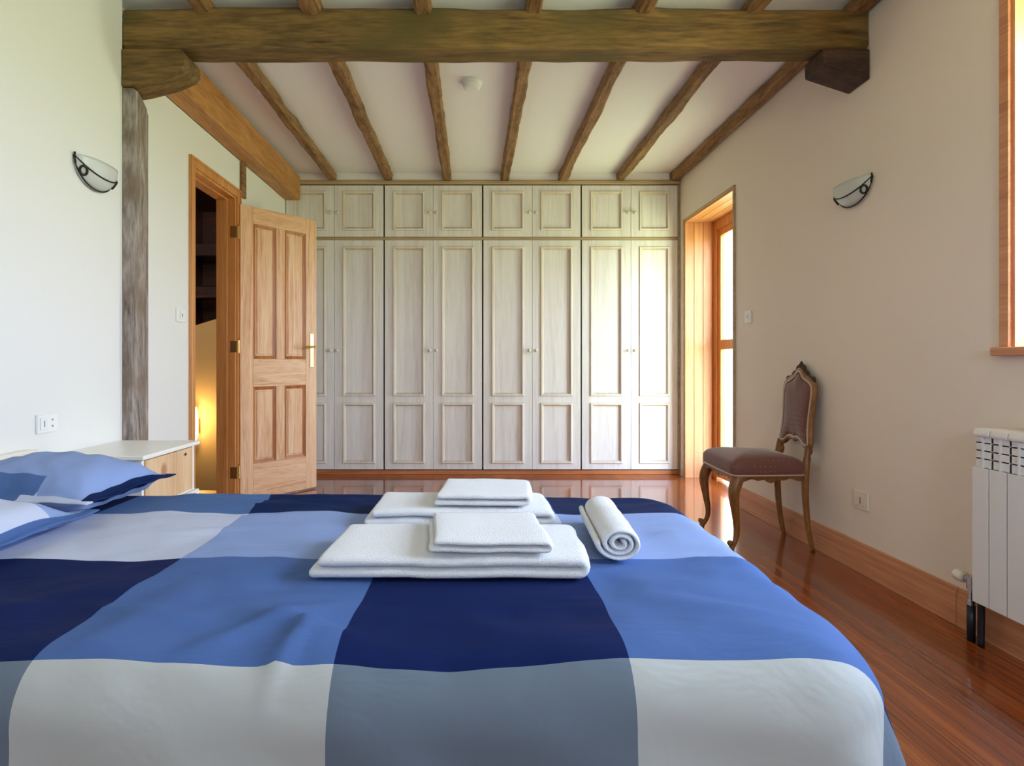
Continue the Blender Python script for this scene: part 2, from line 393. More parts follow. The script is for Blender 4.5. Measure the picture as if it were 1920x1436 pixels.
# left wall: thicker part before the post, thinner part with the doorway after it
DY0, DY1, DZ = 3.48, 4.11, 2.15      # doorway
bm = BX((XL-0.12, XLn, YF-0.3, 2.705, 0, ZC))
box(bm, XL-0.12, XL, 2.705, DY0, 0, ZC); box(bm, XL-0.12, XL, DY1, YB, 0, ZC); box(bm, XL-0.12, XL, DY0, DY1, DZ, ZC)
struct(obj('wall_left', bm, M['plaster_rough']), 'white plaster wall with the timber post and doorway')
struct(obj('wall_back', BX((XL-0.12, XR+RT, YB, YB+0.2, -0.08, ZC+0.12)), M['plaster']), 'wall behind the wardrobes')
WY0, WY1, WZ0, WZ1 = 0.55, 1.99, 1.035, 2.30   # window beside the bed
BY0, BY1, BZ = 4.10, 5.06, 2.215               # balcony door
bm = bmesh.new()
for (a, b, c, d) in ((YF-0.3, WY0, 0, ZC), (WY0, WY1, 0, WZ0), (WY0, WY1, WZ1, ZC), (WY1, BY0, 0, ZC), (BY0, BY1, BZ, ZC), (BY1, YB, 0, ZC)):
    box(bm, XR, XR+RT, a, b, c, d)
struct(obj('wall_right', bm, M['plaster_beige']), 'beige wall with the window and balcony door')
NX0, NX1, NZ0, NZ1 = 0.2, 0.9, 1.25, 2.05      # unseen window added behind the camera for fill light
bm = BX((XL-0.12, NX0, YF-0.3, YF, 0, ZC), (NX1, XR+0.01, YF-0.3, YF, 0, ZC), (NX0, NX1, YF-0.3, YF, 0, NZ0), (NX0, NX1, YF-0.3, YF, NZ1, ZC))
struct(obj('wall_front', bm, M['plaster']), 'white wall behind the camera')

# baseboard right (two lengths, seam near the radiator)
bs = lambda y0, y1: BX((XR-0.018, XR, y0, y1, 0, 0.125), (XR-0.012, XR, y0, y1, 0.125, 0.142))
bm = bs(YF, 2.195); bm2 = bs(2.197, BY0-0.02)
struct(obj('baseboard_right', bm, M['base'], bevel=0.002), 'reddish wooden baseboard below the radiator')
struct(obj('baseboard_right', bm2, M['base'], bevel=0.002), 'reddish wooden baseboard behind the chair')
bm = BX((XL, XL+0.016, 2.995, DY0-0.06, 0, 0.14))
struct(obj('baseboard_left', bm, M['base'], bevel=0.002), 'wooden baseboard beside the doorway')

# ------------------------------------------------------------ window_1 (right, beside the bed)
w1 = bpy.data.objects.new('window_1', None); COL.objects.link(w1); w1.location = (XR, 1.4, WZ0); struct(w1, 'pine-lined window over the radiator')
bm = BX((XR-0.004, XR+RT-0.06, WY1-0.018, WY1, WZ0, WZ1), (XR-0.004, XR+RT-0.06, WY0, WY0+0.018, WZ0, WZ1))
obj('reveal_lining', bm, M['pine'], w1)
bm = BX((XR, XR+RT-0.06, WY0+0.018, WY1-0.018, WZ1-0.018, WZ1))
obj('reveal_top', bm, M['pineX'], w1)
bm = BX((XR-0.016, XR, WY1-0.006, WY1+0.03, WZ0, WZ1+0.03), (XR-0.016, XR, WY0-0.03, WY0+0.006, WZ0, WZ1+0.03), (XR-0.016, XR, WY0+0.006, WY1-0.006, WZ1-0.006, WZ1+0.03))
obj('window_trim', bm, M['base'], w1, bevel=0.002)
bm = BX((XR-0.035, XR+RT-0.06, WY0-0.05, WY1+0.045, WZ0-0.028, WZ0+0.002))
obj('window_sill', bm, M['base'], w1, bevel=0.004)
xx = XR+RT-0.06
bm = BX((xx, xx+0.055, WY0, WY0+0.06, WZ0, WZ1), (xx, xx+0.055, WY1-0.06, WY1, WZ0, WZ1), (xx, xx+0.055, WY0+0.06, WY1-0.06, WZ0, WZ0+0.07), (xx, xx+0.055, WY0+0.06, WY1-0.06, WZ1-0.07, WZ1), (xx, xx+0.055, 1.24, 1.30, WZ0+0.07, WZ1-0.07))
obj('window_frame', bm, M['frame'], w1, bevel=0.003)
obj('pane', BX((xx+0.024, xx+0.03, WY0+0.06, WY1-0.06, WZ0+0.07, WZ1-0.07)), M['glass'], w1)
# ------------------------------------------------------------ door_1 balcony door in its deep boarded reveal
d1 = bpy.data.objects.new('door_1', None); COL.objects.link(d1); d1.location = (XR, BY0, 0); struct(d1, 'tall glazed balcony door set in a boarded pine reveal')
bm = bmesh.new(); xw = 0.078
for i in range(4):
    x0 = XR-0.006+i*xw; x1 = min(x0+xw-0.003, XR+0.29)
    for (ya, yb) in ((BY1-0.018, BY1), (BY0, BY0+0.018)):
        box(bm, x0, x1, ya, yb, 0, BZ-0.02)
box(bm, XR+0.002, XR+0.29, BY1-0.006, BY1, 0, BZ-0.02); box(bm, XR+0.002, XR+0.29, BY0, BY0+0.006, 0, BZ-0.02)
obj('reveal_boards', bm, M['pine'], d1, bevel=0.002)
bm = bmesh.new()
for i in range(4):
    x0 = XR-0.006+i*xw; box(bm, x0, min(x0+xw-0.003, XR+0.29), BY0, BY1, BZ-0.02, BZ)
obj('reveal_soffit', bm, M['pineX'], d1, bevel=0.002)
bm = BX((XR-0.014, XR+0.002, BY0-0.016, BY0+0.004, 0, BZ+0.012), (XR-0.014, XR+0.002, BY1-0.004, BY1+0.02, 0, BZ+0.012), (XR-0.014, XR+0.002, BY0+0.004, BY1-0.004, BZ-0.004, BZ+0.012))
obj('door_trim', bm, M['limed_trim'], d1, bevel=0.002)
xd = XR+0.235
bm = BX((xd, xd+0.06, BY1-0.085, BY1-0.018, 0, BZ-0.02), (xd, xd+0.06, BY0+0.018, BY0+0.085, 0, BZ-0.02), (xd, xd+0.06, BY0+0.085, BY1-0.085, BZ-0.10, BZ-0.02))
obj('door_frame', bm, M['frame'], d1, bevel=0.003)
bm = BX((xd+0.012, xd+0.05, BY1-0.14, BY1-0.085, 0.02, BZ-0.10), (xd+0.012, xd+0.05, BY0+0.085, BY0+0.14, 0.02, BZ-0.10), (xd+0.012, xd+0.05, BY0+0.14, BY1-0.14, BZ-0.16, BZ-0.10),
        (xd+0.012, xd+0.05, BY0+0.14, BY1-0.14, 1.10, 1.18), (xd+0.012, xd+0.05, BY0+0.14, BY1-0.14, 0.02, 0.13))
lf = obj('door_leaf', bm, M['frame'], d1, bevel=0.003)
obj('pane', BX((xd+0.028, xd+0.034, BY0+0.13, BY1-0.13, 1.17, BZ-0.15)), M['glass_dim'], lf)
obj('pane', BX((xd+0.028, xd+0.034, BY0+0.13, BY1-0.13, 0.12, 1.11)), M['glass_dim'], lf)

w2 = bpy.data.objects.new('added_window', None); COL.objects.link(w2); w2.location = (NX0, YF-0.15, NZ0); struct(w2, 'unseen small window added behind the camera for fill light')
ya, yb = YF-0.22, YF-0.17
bm = BX((NX0, NX0+0.05, ya, yb, NZ0, NZ1), (NX1-0.05, NX1, ya, yb, NZ0, NZ1), (NX0+0.05, NX1-0.05, ya, yb, NZ0, NZ0+0.05), (NX0+0.05, NX1-0.05, ya, yb, NZ1-0.05, NZ1))
obj('window_frame', bm, M['frame'], w2)
obj('pane', BX((NX0+0.05, NX1-0.05, ya+0.02, ya+0.026, NZ0+0.05, NZ1-0.05)), M['glass'], w2)

# ------------------------------------------------------------ hall beyond the doorway
HX0, HX1 = -3.6, XL-0.12
struct(obj('floor', BX((HX0, XL-0.02, 2.2, 4.55, -0.08, -0.001)), M['floor']), 'hall floor beyond the doorway')
struct(obj('floor', BX((HX0, HX1, 2.2, 7.8, -2.7, -2.6)), M['floor']), 'floor at the bottom of the stairwell')
struct(obj('wall_hall', BX((HX0-0.1, HX0, 2.2, 7.8, -2.6, 3.0), (HX0, HX1-0.002, 2.1, 2.2, -2.6, 3.0), (HX0, HX1, 7.8, 7.9, -2.6, 3.0), (HX1, HX1+0.1, YB+0.2, 7.8, -2.6, 3.0), (HX1, HX1+0.1, 2.1, YB+0.2, -2.6, -0.085)), M['darkwood']), 'dark boarded hall walls')
struct(obj('ceiling', BX((HX0, HX1-0.002, 2.2, 7.8, 3.0, 3.1)), M['darkwood']), 'dark timber hall ceiling')
bm = bmesh.new(); prism(bm, [(HX0, -2.6), (HX1-0.002, -2.6), (HX1-0.002, 1.66), (-2.66, 1.43), (-2.87, 1.365), (HX0, 1.14)], 'Y', 6.0, 6.12)
struct(obj('wall_stair', bm, M['ochre']), 'ochre half wall with sloping top in the hall')
for i, z in enumerate((1.78, 2.30)):
    t = obj('hall_beam', timber(HX0, HX1-0.01, 7.2, 7.4, z, z+0.16, 'X', 0.006, 0.2, i), M['darkwood'])
    tag(t, 'dark rough timber crossing the shadowy hall, '+('lower' if i == 0 else 'upper')+' one through the doorway', 'beam', 'dark hall beams')
hl = thing('wall_lamp', 'small glowing wall lamp low on the ochre hall wall beside the nightstand edge', 'lamp', (-2.835, 5.99, 0.33))
bm = bmesh.new(); lathe(bm, [(0.03, -0.16), (0.045, -0.1), (0.045, 0.12), (0.03, 0.18)], (-2.835, 5.93, 0.36)); obj('lamp_shade', bm, M['warm'], hl, smooth=True)
obj('wall_plate', BX((-2.87, -2.80, 5.975, 5.999, 0.27, 0.42)), M['brass'], hl)
pl = bpy.data.lights.new('hall_lamp_light', 'POINT'); pl.energy = 4.5; pl.color = (1.0, 0.70, 0.32); pl.shadow_soft_size = 0.05
po = bpy.data.objects.new('hall_lamp_light', pl); COL.objects.link(po); po.location = (-2.80, 5.78, 0.45)
pl2 = bpy.data.lights.new('hall_fill_light', 'POINT'); pl2.energy = 16; pl2.color = (1.0, 0.78, 0.48); pl2.shadow_soft_size = 0.1  # added overhead fill without a fixture, brightens the ochre hall wall
po2 = bpy.data.objects.new('hall_fill_light', pl2); COL.objects.link(po2); po2.location = (-2.9, 4.4, 2.3)

# ------------------------------------------------------------ timbers
BYf, BYb = 2.70, 2.85
bm = timber(XLn+0.004, XR-0.004, BYf, BYb, 2.432, 2.628, 'X', 0.010, 0.05, 1, 3, 0.016)
tag(obj('main_beam', bm, M['beamX'], smooth=False), 'massive rough dark oak beam spanning the room under the joists', 'beam')
def corbel(side):
    bm = bmesh.new()
    if side < 0: poly = [(XLn+0.002, 2.428), (-1.345, 2.428), (-1.325, 2.40), (-1.325, 2.36), (-1.345, 2.335), (-1.42, 2.30), (-1.565, 2.262), (XLn+0.002, 2.255)]
    else: poly = [(XR-0.004, 2.428), (1.605, 2.428), (1.605, 2.355), (XR-0.004, 2.285)]
    prism(bm, poly, 'Y', BYf-0.006, BYb-0.002)
    bmesh.ops.subdivide_edges(bm, edges=bm.edges, cuts=1)
    for v in bm.verts: v.co += Vector((0, noise.noise(v.co*14), noise.noise(v.co*11+Vector((3, 3, 3))) if v.co.z < 2.4 else 0))*0.004
    return bm
tag(obj('beam_corbel', corbel(-1), M['beamX'], bevel=0.006), 'dark rounded timber bracket under the left end of the main beam, on the post', 'bracket')
tag(obj('beam_corbel', corbel(1), M['corbel'], bevel=0.008), 'dark reddish timber bracket under the right end of the main beam', 'bracket')
# wall post with its outer face running back into the wall
bm = bmesh.new(); rings = []
for i in range(61):
    z = 2.252*i/60
    wob = lambda s: noise.noise(Vector((s*9.1, 0.3, z*1.8)))*0.010+noise.noise(Vector((s*5.1, 2.3, z*7)))*0.007
    sec = [(XLn-0.03, 2.708), (XLn+0.002, 2.706), (XLn+0.045+wob(1), 2.712+wob(2)), (XLn+0.048+wob(3), 2.745+wob(3)), (XLn+0.022+wob(4), 2.84), (XLn-0.018+wob(5), 2.93), (XL+0.004+wob(6)*0.5, 2.985+wob(7)*0.5), (XL+0.001, 3.0), (XL+0.001, 2.708)]
    rings.append([bm.verts.new((x, y, z)) for x, y in sec])
for A, B in zip(rings, rings[1:]):
    for k in range(9): bm.faces.new((A[k], A[(k+1) % 9], B[(k+1) % 9], B[k]))
bm.faces.new(rings[0]); bm.faces.new(rings[-1])
tag(obj('wall_post', bm, M['post']), 'weathered grey timber post set in the left wall under the main beam', 'post')
# long light beam over the doorway
bm = timber(XL+0.004, XL+0.135, BYb+0.008, WD-0.01, 2.42, 2.635, 'Y', 0.003, 0.1, 5, 3, 0.006)
tag(obj('wall_beam', bm, M['boxbeam']), 'thick light-brown beam running along the top of the left wall above the door', 'beam')
# joists
names = ['leftmost ceiling joist, next to the light-brown wall beam', 'second ceiling joist from the left wall', 'third ceiling joist from the left, just left of the smoke detector',
         'fourth ceiling joist from the left, just right of the smoke detector', 'third ceiling joist from the right wall', 'second ceiling joist from the right wall', 'rightmost ceiling joist, along the beige wall']
for i, x in enumerate((-1.244, -0.749, -0.231, 0.278, 0.787, 1.296, 1.774)):
    w = 0.042
    bm = timber(x-w, x+w, YF+0.01, WD-0.004, 2.588, ZC-0.002, 'Y', 0.011, 0.045, i*3+11, 6, 0.014)
    tag(obj('ceiling_joist', bm, M['joist']), 'rough brown '+names[i], 'joist', 'ceiling joists over the room')
bm = timber(XL+0.002, XL+0.022, 4.17, 4.245, DZ+0.02, 2.415, 'Z', 0.003, 0.05, 8, 5, 0.003)
tag(obj('wall_stud', bm, M['joist']), 'thin grey wooden stud above the open door frame', 'stud')

# smoke detector
bm = bmesh.new(); lathe(bm, [(0.062, ZC), (0.062, ZC-0.012), (0.055, ZC-0.02), (0.05, ZC-0.038), (0.035, ZC-0.045), (0.0, ZC-0.046)], (-0.01, 3.52, 0), n=28)
sd = tag(obj('smoke_detector', bm, M['plastic'], bevel=0.002), 'round white smoke detector on the ceiling behind the main beam', 'smoke detector')

# ------------------------------------------------------------ door_2 interior door
d2 = bpy.data.objects.new('door_2', None); COL.objects.link(d2); d2.location = (XL, DY0, 0); struct(d2, 'honey oak panelled interior door standing open')
a = 0.055
bm = bmesh.new()
for xo, th in ((XL, 0.014),):
    box(bm, xo, xo+th, DY0-a, DY0+0.004, 0, DZ+a); box(bm, xo, xo+th, DY1-0.004, DY1+a, 0, DZ+a); box(bm, xo, xo+th, DY0+0.004, DY1-0.004, DZ-0.004, DZ+a)
box(bm, XL+0.014, XL+0.020, DY0-a, DY0-a+0.015, 0, DZ+a); box(bm, XL+0.014, XL+0.020, DY1+a-0.015, DY1+a, 0, DZ+a); box(bm, XL+0.014, XL+0.020, DY0-a+0.015, DY1+a-0.015, DZ+a-0.015, DZ+a)
obj('architrave', bm, M['frame'], d2, bevel=0.003)
bm = bmesh.new()
box(bm, XL-0.125, XL+0.002, DY0, DY0+0.02, 0, DZ); box(bm, XL-0.125, XL+0.002, DY1-0.02, DY1, 0, DZ); box(bm, XL-0.125, XL+0.002, DY0+0.02, DY1-0.02, DZ-0.02, DZ)
box(bm, XL-0.125, XL-0.05, DY0+0.02, DY0+0.032, 0, DZ-0.02); box(bm, XL-0.125, XL-0.05, DY1-0.032, DY1-0.02, 0, DZ-0.02); box(bm, XL-0.125, XL-0.05, DY0+0.032, DY1-0.032, DZ-0.032, DZ-0.02)
obj('door_jamb', bm, M['frame'], d2, bevel=0.002)
# leaf, built in its own frame: u along width, w thickness, then placed by rotation
LW, LH, LT = 0.635, 2.105, 0.038
def leafmesh():
    bm = bmesh.new()
    st = 0.098; mid = 0.070
    pw = (LW-2*st-mid)/2
    rows = [(0.012, 0.22), (0.80, 1.04), (LH-0.13, LH)]
    rows = [(0.012, 0.265), (0.815, 1.015), (1.985, LH)]
    for x0, x1 in ((0, st), (LW-st, LW)): box(bm, x0, x1, 0, LT, 0.012, LH, 0)
    box(bm, st+pw, st+pw+mid, 0, LT, 0.265, 0.815, 0); box(bm, st+pw, st+pw+mid, 0, LT, 1.015, 1.985, 0)
    for z0, z1 in rows: box(bm, st, LW-st, 0, LT, z0, z1, 1)
    for px in (st, st+pw+mid):
        for z0, z1 in ((0.265, 0.815), (1.015, 1.985)):
            box(bm, px, px+pw, 0.013, LT-0.013, z0, z1, 0)
            # moulding with a mitred slope both sides, raised field
            for s in (0, 1):
                yo = 0.001 if s == 0 else LT-0.001; yi = 0.013 if s == 0 else LT-0.013
                m = 0.024
                o = [(px, z0), (px+pw, z0), (px+pw, z1), (px, z1)]; i = [(px+m, z0+m), (px+pw-m, z0+m), (px+pw-m, z1-m), (px+m, z1-m)]
                O = [bm.verts.new((u, yo+(0.004 if s == 0 else -0.004), v)) for u, v in o]; I = [bm.verts.new((u, yi, v)) for u, v in i]
                for k in range(4):
                    f = bm.faces.new((O[k], O[(k+1) % 4], I[(k+1) % 4], I[k])); f.material_index = 2
            f0 = 0.034
            box(bm, px+f0, px+pw-f0, 0.007, LT-0.007, z0+f0, z1-f0, 0)
    return bm
ang = math.atan2(4.60-4.125, -1.247+1.640)
hinge = Vector((-1.640, 4.125, 0.0))
leaf = obj('door_leaf', leafmesh(), [M['oak'], M['oakY'], M['oakd']], bevel=0.0025)
def put(o):
    o.parent = d2; o.location = hinge-Vector(d2.location); o.rotation_euler = (0, 0, ang)
put(leaf)
# lever handle on the long plate (face toward the camera = local y 0)
def handle(side):
    bm = bmesh.new(); s = -1 if side == 0 else 1; y0 = 0 if side == 0 else LT
    box(bm, LW-0.062, LW-0.030, min(y0, y0+s*0.006), max(y0, y0+s*0.006), 0.955, 1.215)
    tube(bm, [(LW-0.046, y0+s*0.004, 1.11), (LW-0.046, y0+s*0.05, 1.11)], 0.008, 10)
    p = catmull([(LW-0.046, y0+s*0.045, 1.11), (LW-0.075, y0+s*0.055, 1.112), (LW-0.12, y0+s*0.052, 1.110), (LW-0.155, y0+s*0.045, 1.104)], 5)
    tube(bm, p, rads([0.009, 0.0075, 0.007, 0.008], len(p)), 10)
    return bm
for s in (0, 1):
    h = obj('door_handle', handle(s), M['brass'], bevel=0.0015, smooth=False); h.parent = leaf; h['label'] = 'brass lever handle on a long plate'
for z in (0.22, 1.10, 1.90):
    bm = bmesh.new(); tube(bm, [(XL+0.018, DY1+0.003, z-0.045), (XL+0.018, DY1+0.003, z+0.045)], 0.007, 10)
    lathe(bm, [(0.004, 0.045), (0.008, 0.05), (0.0, 0.062)], (XL+0.018, DY1+0.003, z), n=10)
    box(bm, XL-0.03, XL+0.016, DY1-0.024, DY1-0.0205, z-0.04, z+0.04)
    h = obj('hinge', bm, M['brass'], d2); h['label'] = 'brass hinge'

# ------------------------------------------------------------ wardrobes
PX = 212.2
def wx(px): return (px-888)/PX
units = [(wx(536), wx(627), wx(719)), (wx(721), wx(812), wx(904)), (wx(906), wx(998), wx(1089)), (wx(1091), wx(1183), wx(1271))]
def cdoor(x0, x1, z0, z1, panels, mx):
    """framed door with raised mouldings, front toward -y"""
    bm = bmesh.new(); yf = WD; T = 0.022
    st = 0.082
    prev = z0
    box(bm, x0, x0+st, yf, yf+T, z0, z1); box(bm, x1-st, x1, yf, yf+T, z0, z1)
    zz = z0
    for a, b in panels:
        box(bm, x0+st, x1-st, yf, yf+T, zz, a); zz = b
    box(bm, x0+st, x1-st, yf, yf+T, zz, z1)
    for a, b in panels:
        X0, X1 = x0+st, x1-st
        box(bm, X0, X1, yf+0.010, yf+T, a, b)
        # bolection moulding: raised outer slope, inner slope
        loops = []
        for off, y in ((-0.012, yf), (-0.007, yf-0.009), (0.005, yf-0.010), (0.016, yf+0.004), (0.019, yf+0.0095)):
            loops.append([bm.verts.new((u, y, v)) for u, v in ((X0+off, a+off), (X1-off, a+off), (X1-off, b-off), (X0+off, b-off))])
        for li, (A, B) in enumerate(zip(loops, loops[1:])):
            for k in range(4):
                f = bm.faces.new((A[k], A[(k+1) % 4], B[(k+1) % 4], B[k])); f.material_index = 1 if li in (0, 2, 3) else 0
    return bm
wl = ['pale limed-oak built-in wardrobe at the far left, half hidden behind the open oak door',
      'pale limed-oak built-in wardrobe, second from the left, just right of the open door',
      'pale limed-oak built-in wardrobe, third from the left, second from the beige wall',
      'pale limed-oak built-in wardrobe at the far right, next to the balcony door']
for ui, (a, mdl, b) in enumerate(units):
    t = thing('built_in_wardrobe', wl[ui], 'wardrobe', ((a+b)/2, WD+0.02, 0), 'limed oak wardrobes along the far wall')
    bm = bmesh.new(); y0, y1 = WD+0.023, WD+0.60
    box(bm, a, a+0.018, y0, y1, 0.04, 2.562); box(bm, b-0.018, b, y0, y1, 0.04, 2.562)
    box(bm, a+0.018, b-0.018, y1-0.01, y1, 0.04, 2.562)
    for z in (0.04, 2.075, 2.544): box(bm, a+0.018, b-0.018, y0, y1-0.01, z, z+0.018)
    obj('carcass', bm, M['carcass_brown'], t)
    for di, (x0, x1) in enumerate(((a+0.002, mdl-0.0015), (mdl+0.0015, b-0.002))):
        side = x1-0.028 if di == 0 else x0+0.028
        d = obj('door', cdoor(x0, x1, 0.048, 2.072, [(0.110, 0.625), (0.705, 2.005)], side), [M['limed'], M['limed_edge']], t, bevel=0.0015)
        for z, dd in ((1.098, d),):
            bm = bmesh.new(); lathe(bm, [(0.010, 0), (0.007, -0.010), (0.011, -0.016), (0.016, -0.024), (0.014, -0.032), (0.0, -0.036)], (side, WD, z), 'Y', 16)
            obj('knob', bm, M['knob'], dd, smooth=True)
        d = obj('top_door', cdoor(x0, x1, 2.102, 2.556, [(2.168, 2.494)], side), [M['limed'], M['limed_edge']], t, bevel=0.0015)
        bm = bmesh.new(); lathe(bm, [(0.010, 0), (0.007, -0.010), (0.011, -0.016), (0.016, -0.024), (0.014, -0.032), (0.0, -0.036)], (side, WD, 2.312), 'Y', 16)
        obj('knob', bm, M['knob'], d, smooth=True)
bm = BX((units[0][0], units[3][2], WD+0.004, WD+0.022, 2.075, 2.099))
tag(obj('wardrobe_rail', bm, M['limed_trim'], bevel=0.002), 'thin brown rail between the tall and the upper wardrobe doors', 'rail')
bm = BX((units[0][0], XR-0.003, WD-0.022, WD+0.05, 2.564, 2.590), (units[0][0], XR-0.003, WD-0.010, WD+0.05, 2.590, 2.603))
tag(obj('wardrobe_cornice', bm, M['limed_trim'], bevel=0.003), 'narrow wooden cornice along the top of the wardrobes', 'cornice')
bm = BX((units[0][0], XR-0.003, WD+0.012, WD+0.05, 0.0005, 0.038))
tag(obj('wardrobe_plinth', bm, M['plinth'], bevel=0.002), 'low reddish plinth board under the wardrobes', 'plinth')
bm = BX((units[3][2]+0.001, XR-0.003, WD-0.006, WD+0.05, 0.040, 2.562))
tag(obj('wardrobe_side_trim', bm, M['limed_trim'], bevel=0.002), 'upright brown edge strip between the wardrobes and the beige wall', 'trim')
struct(obj('trim_1', BX((XL+0.002, XR-0.002, WD+0.01, WD+0.04, 2.605, ZC-0.001)), M['ceiling']), 'white strip between cornice and ceiling')

# ------------------------------------------------------------ wall lights
def sconce(side, label):
    wxx = XLn if side < 0 else XR
    yc = 2.495 if side < 0 else 2.80; zc = 1.828 if side < 0 else 1.842
    s = 1 if side < 0 else -1
    A, B, Cc = 0.126, 0.062, 0.108
    t = thing('wall_sconce', label, 'wall lamp', (wxx, yc, zc), 'half-bowl wall sconces')
    def P(u, ph, k=1.0):   # u 0..pi along the wall, ph 0 = rim, pi/2 = wall
        y = -A*math.cos(u); r = math.sin(u)
        return Vector((wxx+s*(0.004+B*k*r**0.8*math.cos(ph)), yc+y, zc-Cc*k*r**0.9*math.sin(ph)))
    bm = bmesh.new(); nu, nv = 28, 12
    g = [[bm.verts.new(P(PI*i/nu if 0 < i < nu else (0.001 if i == 0 else PI-0.001), (PI/2)*j/nv)) for j in range(nv+1)] for i in range(nu+1)]
    for i in range(nu):
        for j in range(nv): bm.faces.new((g[i][j], g[i+1][j], g[i+1][j+1], g[i][j+1]))
    o = obj('glass_bowl', bm, M['frost'], t, smooth=True); so = o.modifiers.new('s', 'SOLIDIFY'); so.thickness = 0.004; so.offset = 0
    obj('wall_plate', BX((min(wxx, wxx+s*0.004), max(wxx, wxx+s*0.004), yc-0.05, yc+0.05, zc-0.06, zc-0.01)), M['plastic'], t)
    bm = bmesh.new()
    for ph in (0.62, 1.36):
        pts = [P(0.02+(PI-0.04)*i/30, ph, 1.06) for i in range(31)]
        tube(bm, pts, 0.0032, 8)
    for u0 in (0.62, PI-0.62):
        c = P(u0, 0.95, 1.10); tu = (P(u0+0.05, 0.95)-P(u0-0.05, 0.95)).normalized(); tv = (P(u0, 1.0)-P(u0, 0.9)).normalized()
        tube(bm, [c+tu*0.016*math.cos(2*PI*k/20)+tv*0.016*math.sin(2*PI*k/20) for k in range(20)], 0.0045, 8, closed=True)
    for u0 in (0.03, PI-0.03):
        e = P(u0, 0.3, 1.0); tube(bm, [e+Vector((s*0.002, 0, 0.010)), e+Vector((s*0.004, 0, -0.035))], 0.004, 8)
    obj('iron_frame', bm, M['iron'], t, smooth=True)
sconce(-1, 'half-bowl frosted glass wall sconce with iron frame, on the white left wall')
sconce(1, 'half-bowl frosted glass wall sconce with iron frame, on the beige right wall')

# ------------------------------------------------------------ switches and sockets
def plate(name, label, cat, side, y, z, w, h, kind, mat):
    wxx = {-1: XLn, -2: XL, 1: XR}[side]; s = -1 if side == 1 else 1
    t = thing(name, label, cat, (wxx, y, z))
    X = lambda a, b: (min(wxx+s*a, wxx+s*b), max(wxx+s*a, wxx+s*b))
    obj('face_plate', BX((*X(0, 0.010), y-w/2, y+w/2, z-h/2, z+h/2)), mat, t, bevel=0.003)
    if kind == 'switch':
        obj('rocker', BX((*X(0.010, 0.014), y-w*0.18, y+w*0.18, z-h*0.28, z+h*0.28)), mat, t, bevel=0.002)
        obj('indicator', BX((*X(0.014, 0.015), y-w*0.03, y+w*0.03, z-h*0.12, z+h*0.12)), M['greyp'], t)
    elif kind == 'socket':
        obj('socket_insert', BX((*X(0.010, 0.012), y-w*0.3, y+w*0.3, z-h*0.3, z+h*0.3)), mat, t, bevel=0.001)
        obj('socket_slot', BX((*X(0.012, 0.013), y-w*0.05, y+w*0.05, z-h*0.18, z+h*0.18)), M['greyp'], t)
    elif kind == 'double':
        obj('rocker', BX((*X(0.010, 0.014), y-w*0.40, y-w*0.06, z-h*0.32, z+h*0.32)), mat, t, bevel=0.002)
        bm = BX((*X(0.014, 0.015), y-w*0.25, y-w*0.21, z-h*0.16, z+h*0.16)); obj('indicator', bm, M['greyp'], t)
        bm = bmesh.new()
        for dz in (-0.17, 0.17):
            lathe(bm, [(0.004, min(wxx+s*0.0101, wxx+s*0.0115)), (0.004, max(wxx+s*0.0101, wxx+s*0.0115))], (0, y+w*0.22, z+h*dz), 'X', 10)
        obj('socket_hole', bm, M['greyp'], t)
plate('wall_socket', 'white double switch and socket plate above the pillows on the left wall', 'socket', -1, 2.22, 0.755, 0.105, 0.072, 'double', M['plastic'])
plate('light_switch', 'pale light switch on the left wall between post and doorway', 'switch', -2, 3.325, 1.255, 0.10, 0.078, 'switch', M['plastic'])
plate('light_switch', 'small white light switch on the beige wall near the balcony door', 'switch', 1, 3.885, 1.29, 0.085, 0.08, 'switch', M['plastic'])
plate('wall_socket', 'cream wall socket low on the beige wall between chair and radiator', 'socket', 1, 2.75, 0.34, 0.10, 0.084, 'socket', M['plastic_cream'])

# ------------------------------------------------------------ radiator
rd = thing('radiator', 'white sectional aluminium radiator on the beige wall under the window', 'radiator', (1.76, 1.6, 0.17))
RX = 1.715
for i in range(12):
    y1 = 2.018-i*0.0665; y0 = y1-0.0625
    bm = bmesh.new()
    box(bm, RX, RX+0.006, y0, y1, 0.165, 0.628)                      # front plate
    box(bm, RX+0.006, RX+0.075, (y0+y1)/2-0.003, (y0+y1)/2+0.003, 0.17, 0.735)   # web
    box(bm, RX+0.075, RX+0.08, y0+0.006, y1-0.006, 0.18, 0.70)
    for z in (0.655, 0.682, 0.709): box(bm, RX+0.012, RX+0.07, y0+0.002, y1-0.002, z, z+0.006)
    box(bm, RX+0.012, RX+0.014, y0+0.002, y1-0.002, 0.628, 0.735)
    tube(bm, [(RX+0.045, y0+0.0004, 0.215), (RX+0.045, y1-0.0004, 0.215)], 0.018, 12)
    s = obj('section', bm, M['radiator'], rd, bevel=0.001)
    bm = bmesh.new(); n = 12                                          # rounded top cap
    pr = [(RX+0.002+0.0, 0.732), (RX, 0.742), (RX+0.004, 0.756), (RX+0.016, 0.763), (RX+0.066, 0.763), (RX+0.078, 0.756), (RX+0.080, 0.742), (RX+0.078, 0.732)]
    prism(bm, [(x, z) for x, z in pr], 'Y', y0, y1)
    obj('section_cap', bm, M['radiator'], s, bevel=0.004)
for yb_ in (1.9, 1.35): obj('bracket', BX((RX+0.08, XR-0.001, yb_, yb_+0.02, 0.66, 0.70)), M['radiator'], rd)
bm = bmesh.new(); lathe(bm, [(0.006, 0.0), (0.019, 0.002), (0.021, 0.012), (0.020, 0.036), (0.014, 0.044), (0, 0.045)], (RX+0.045, 2.100, 0.215), 'Y', 18)
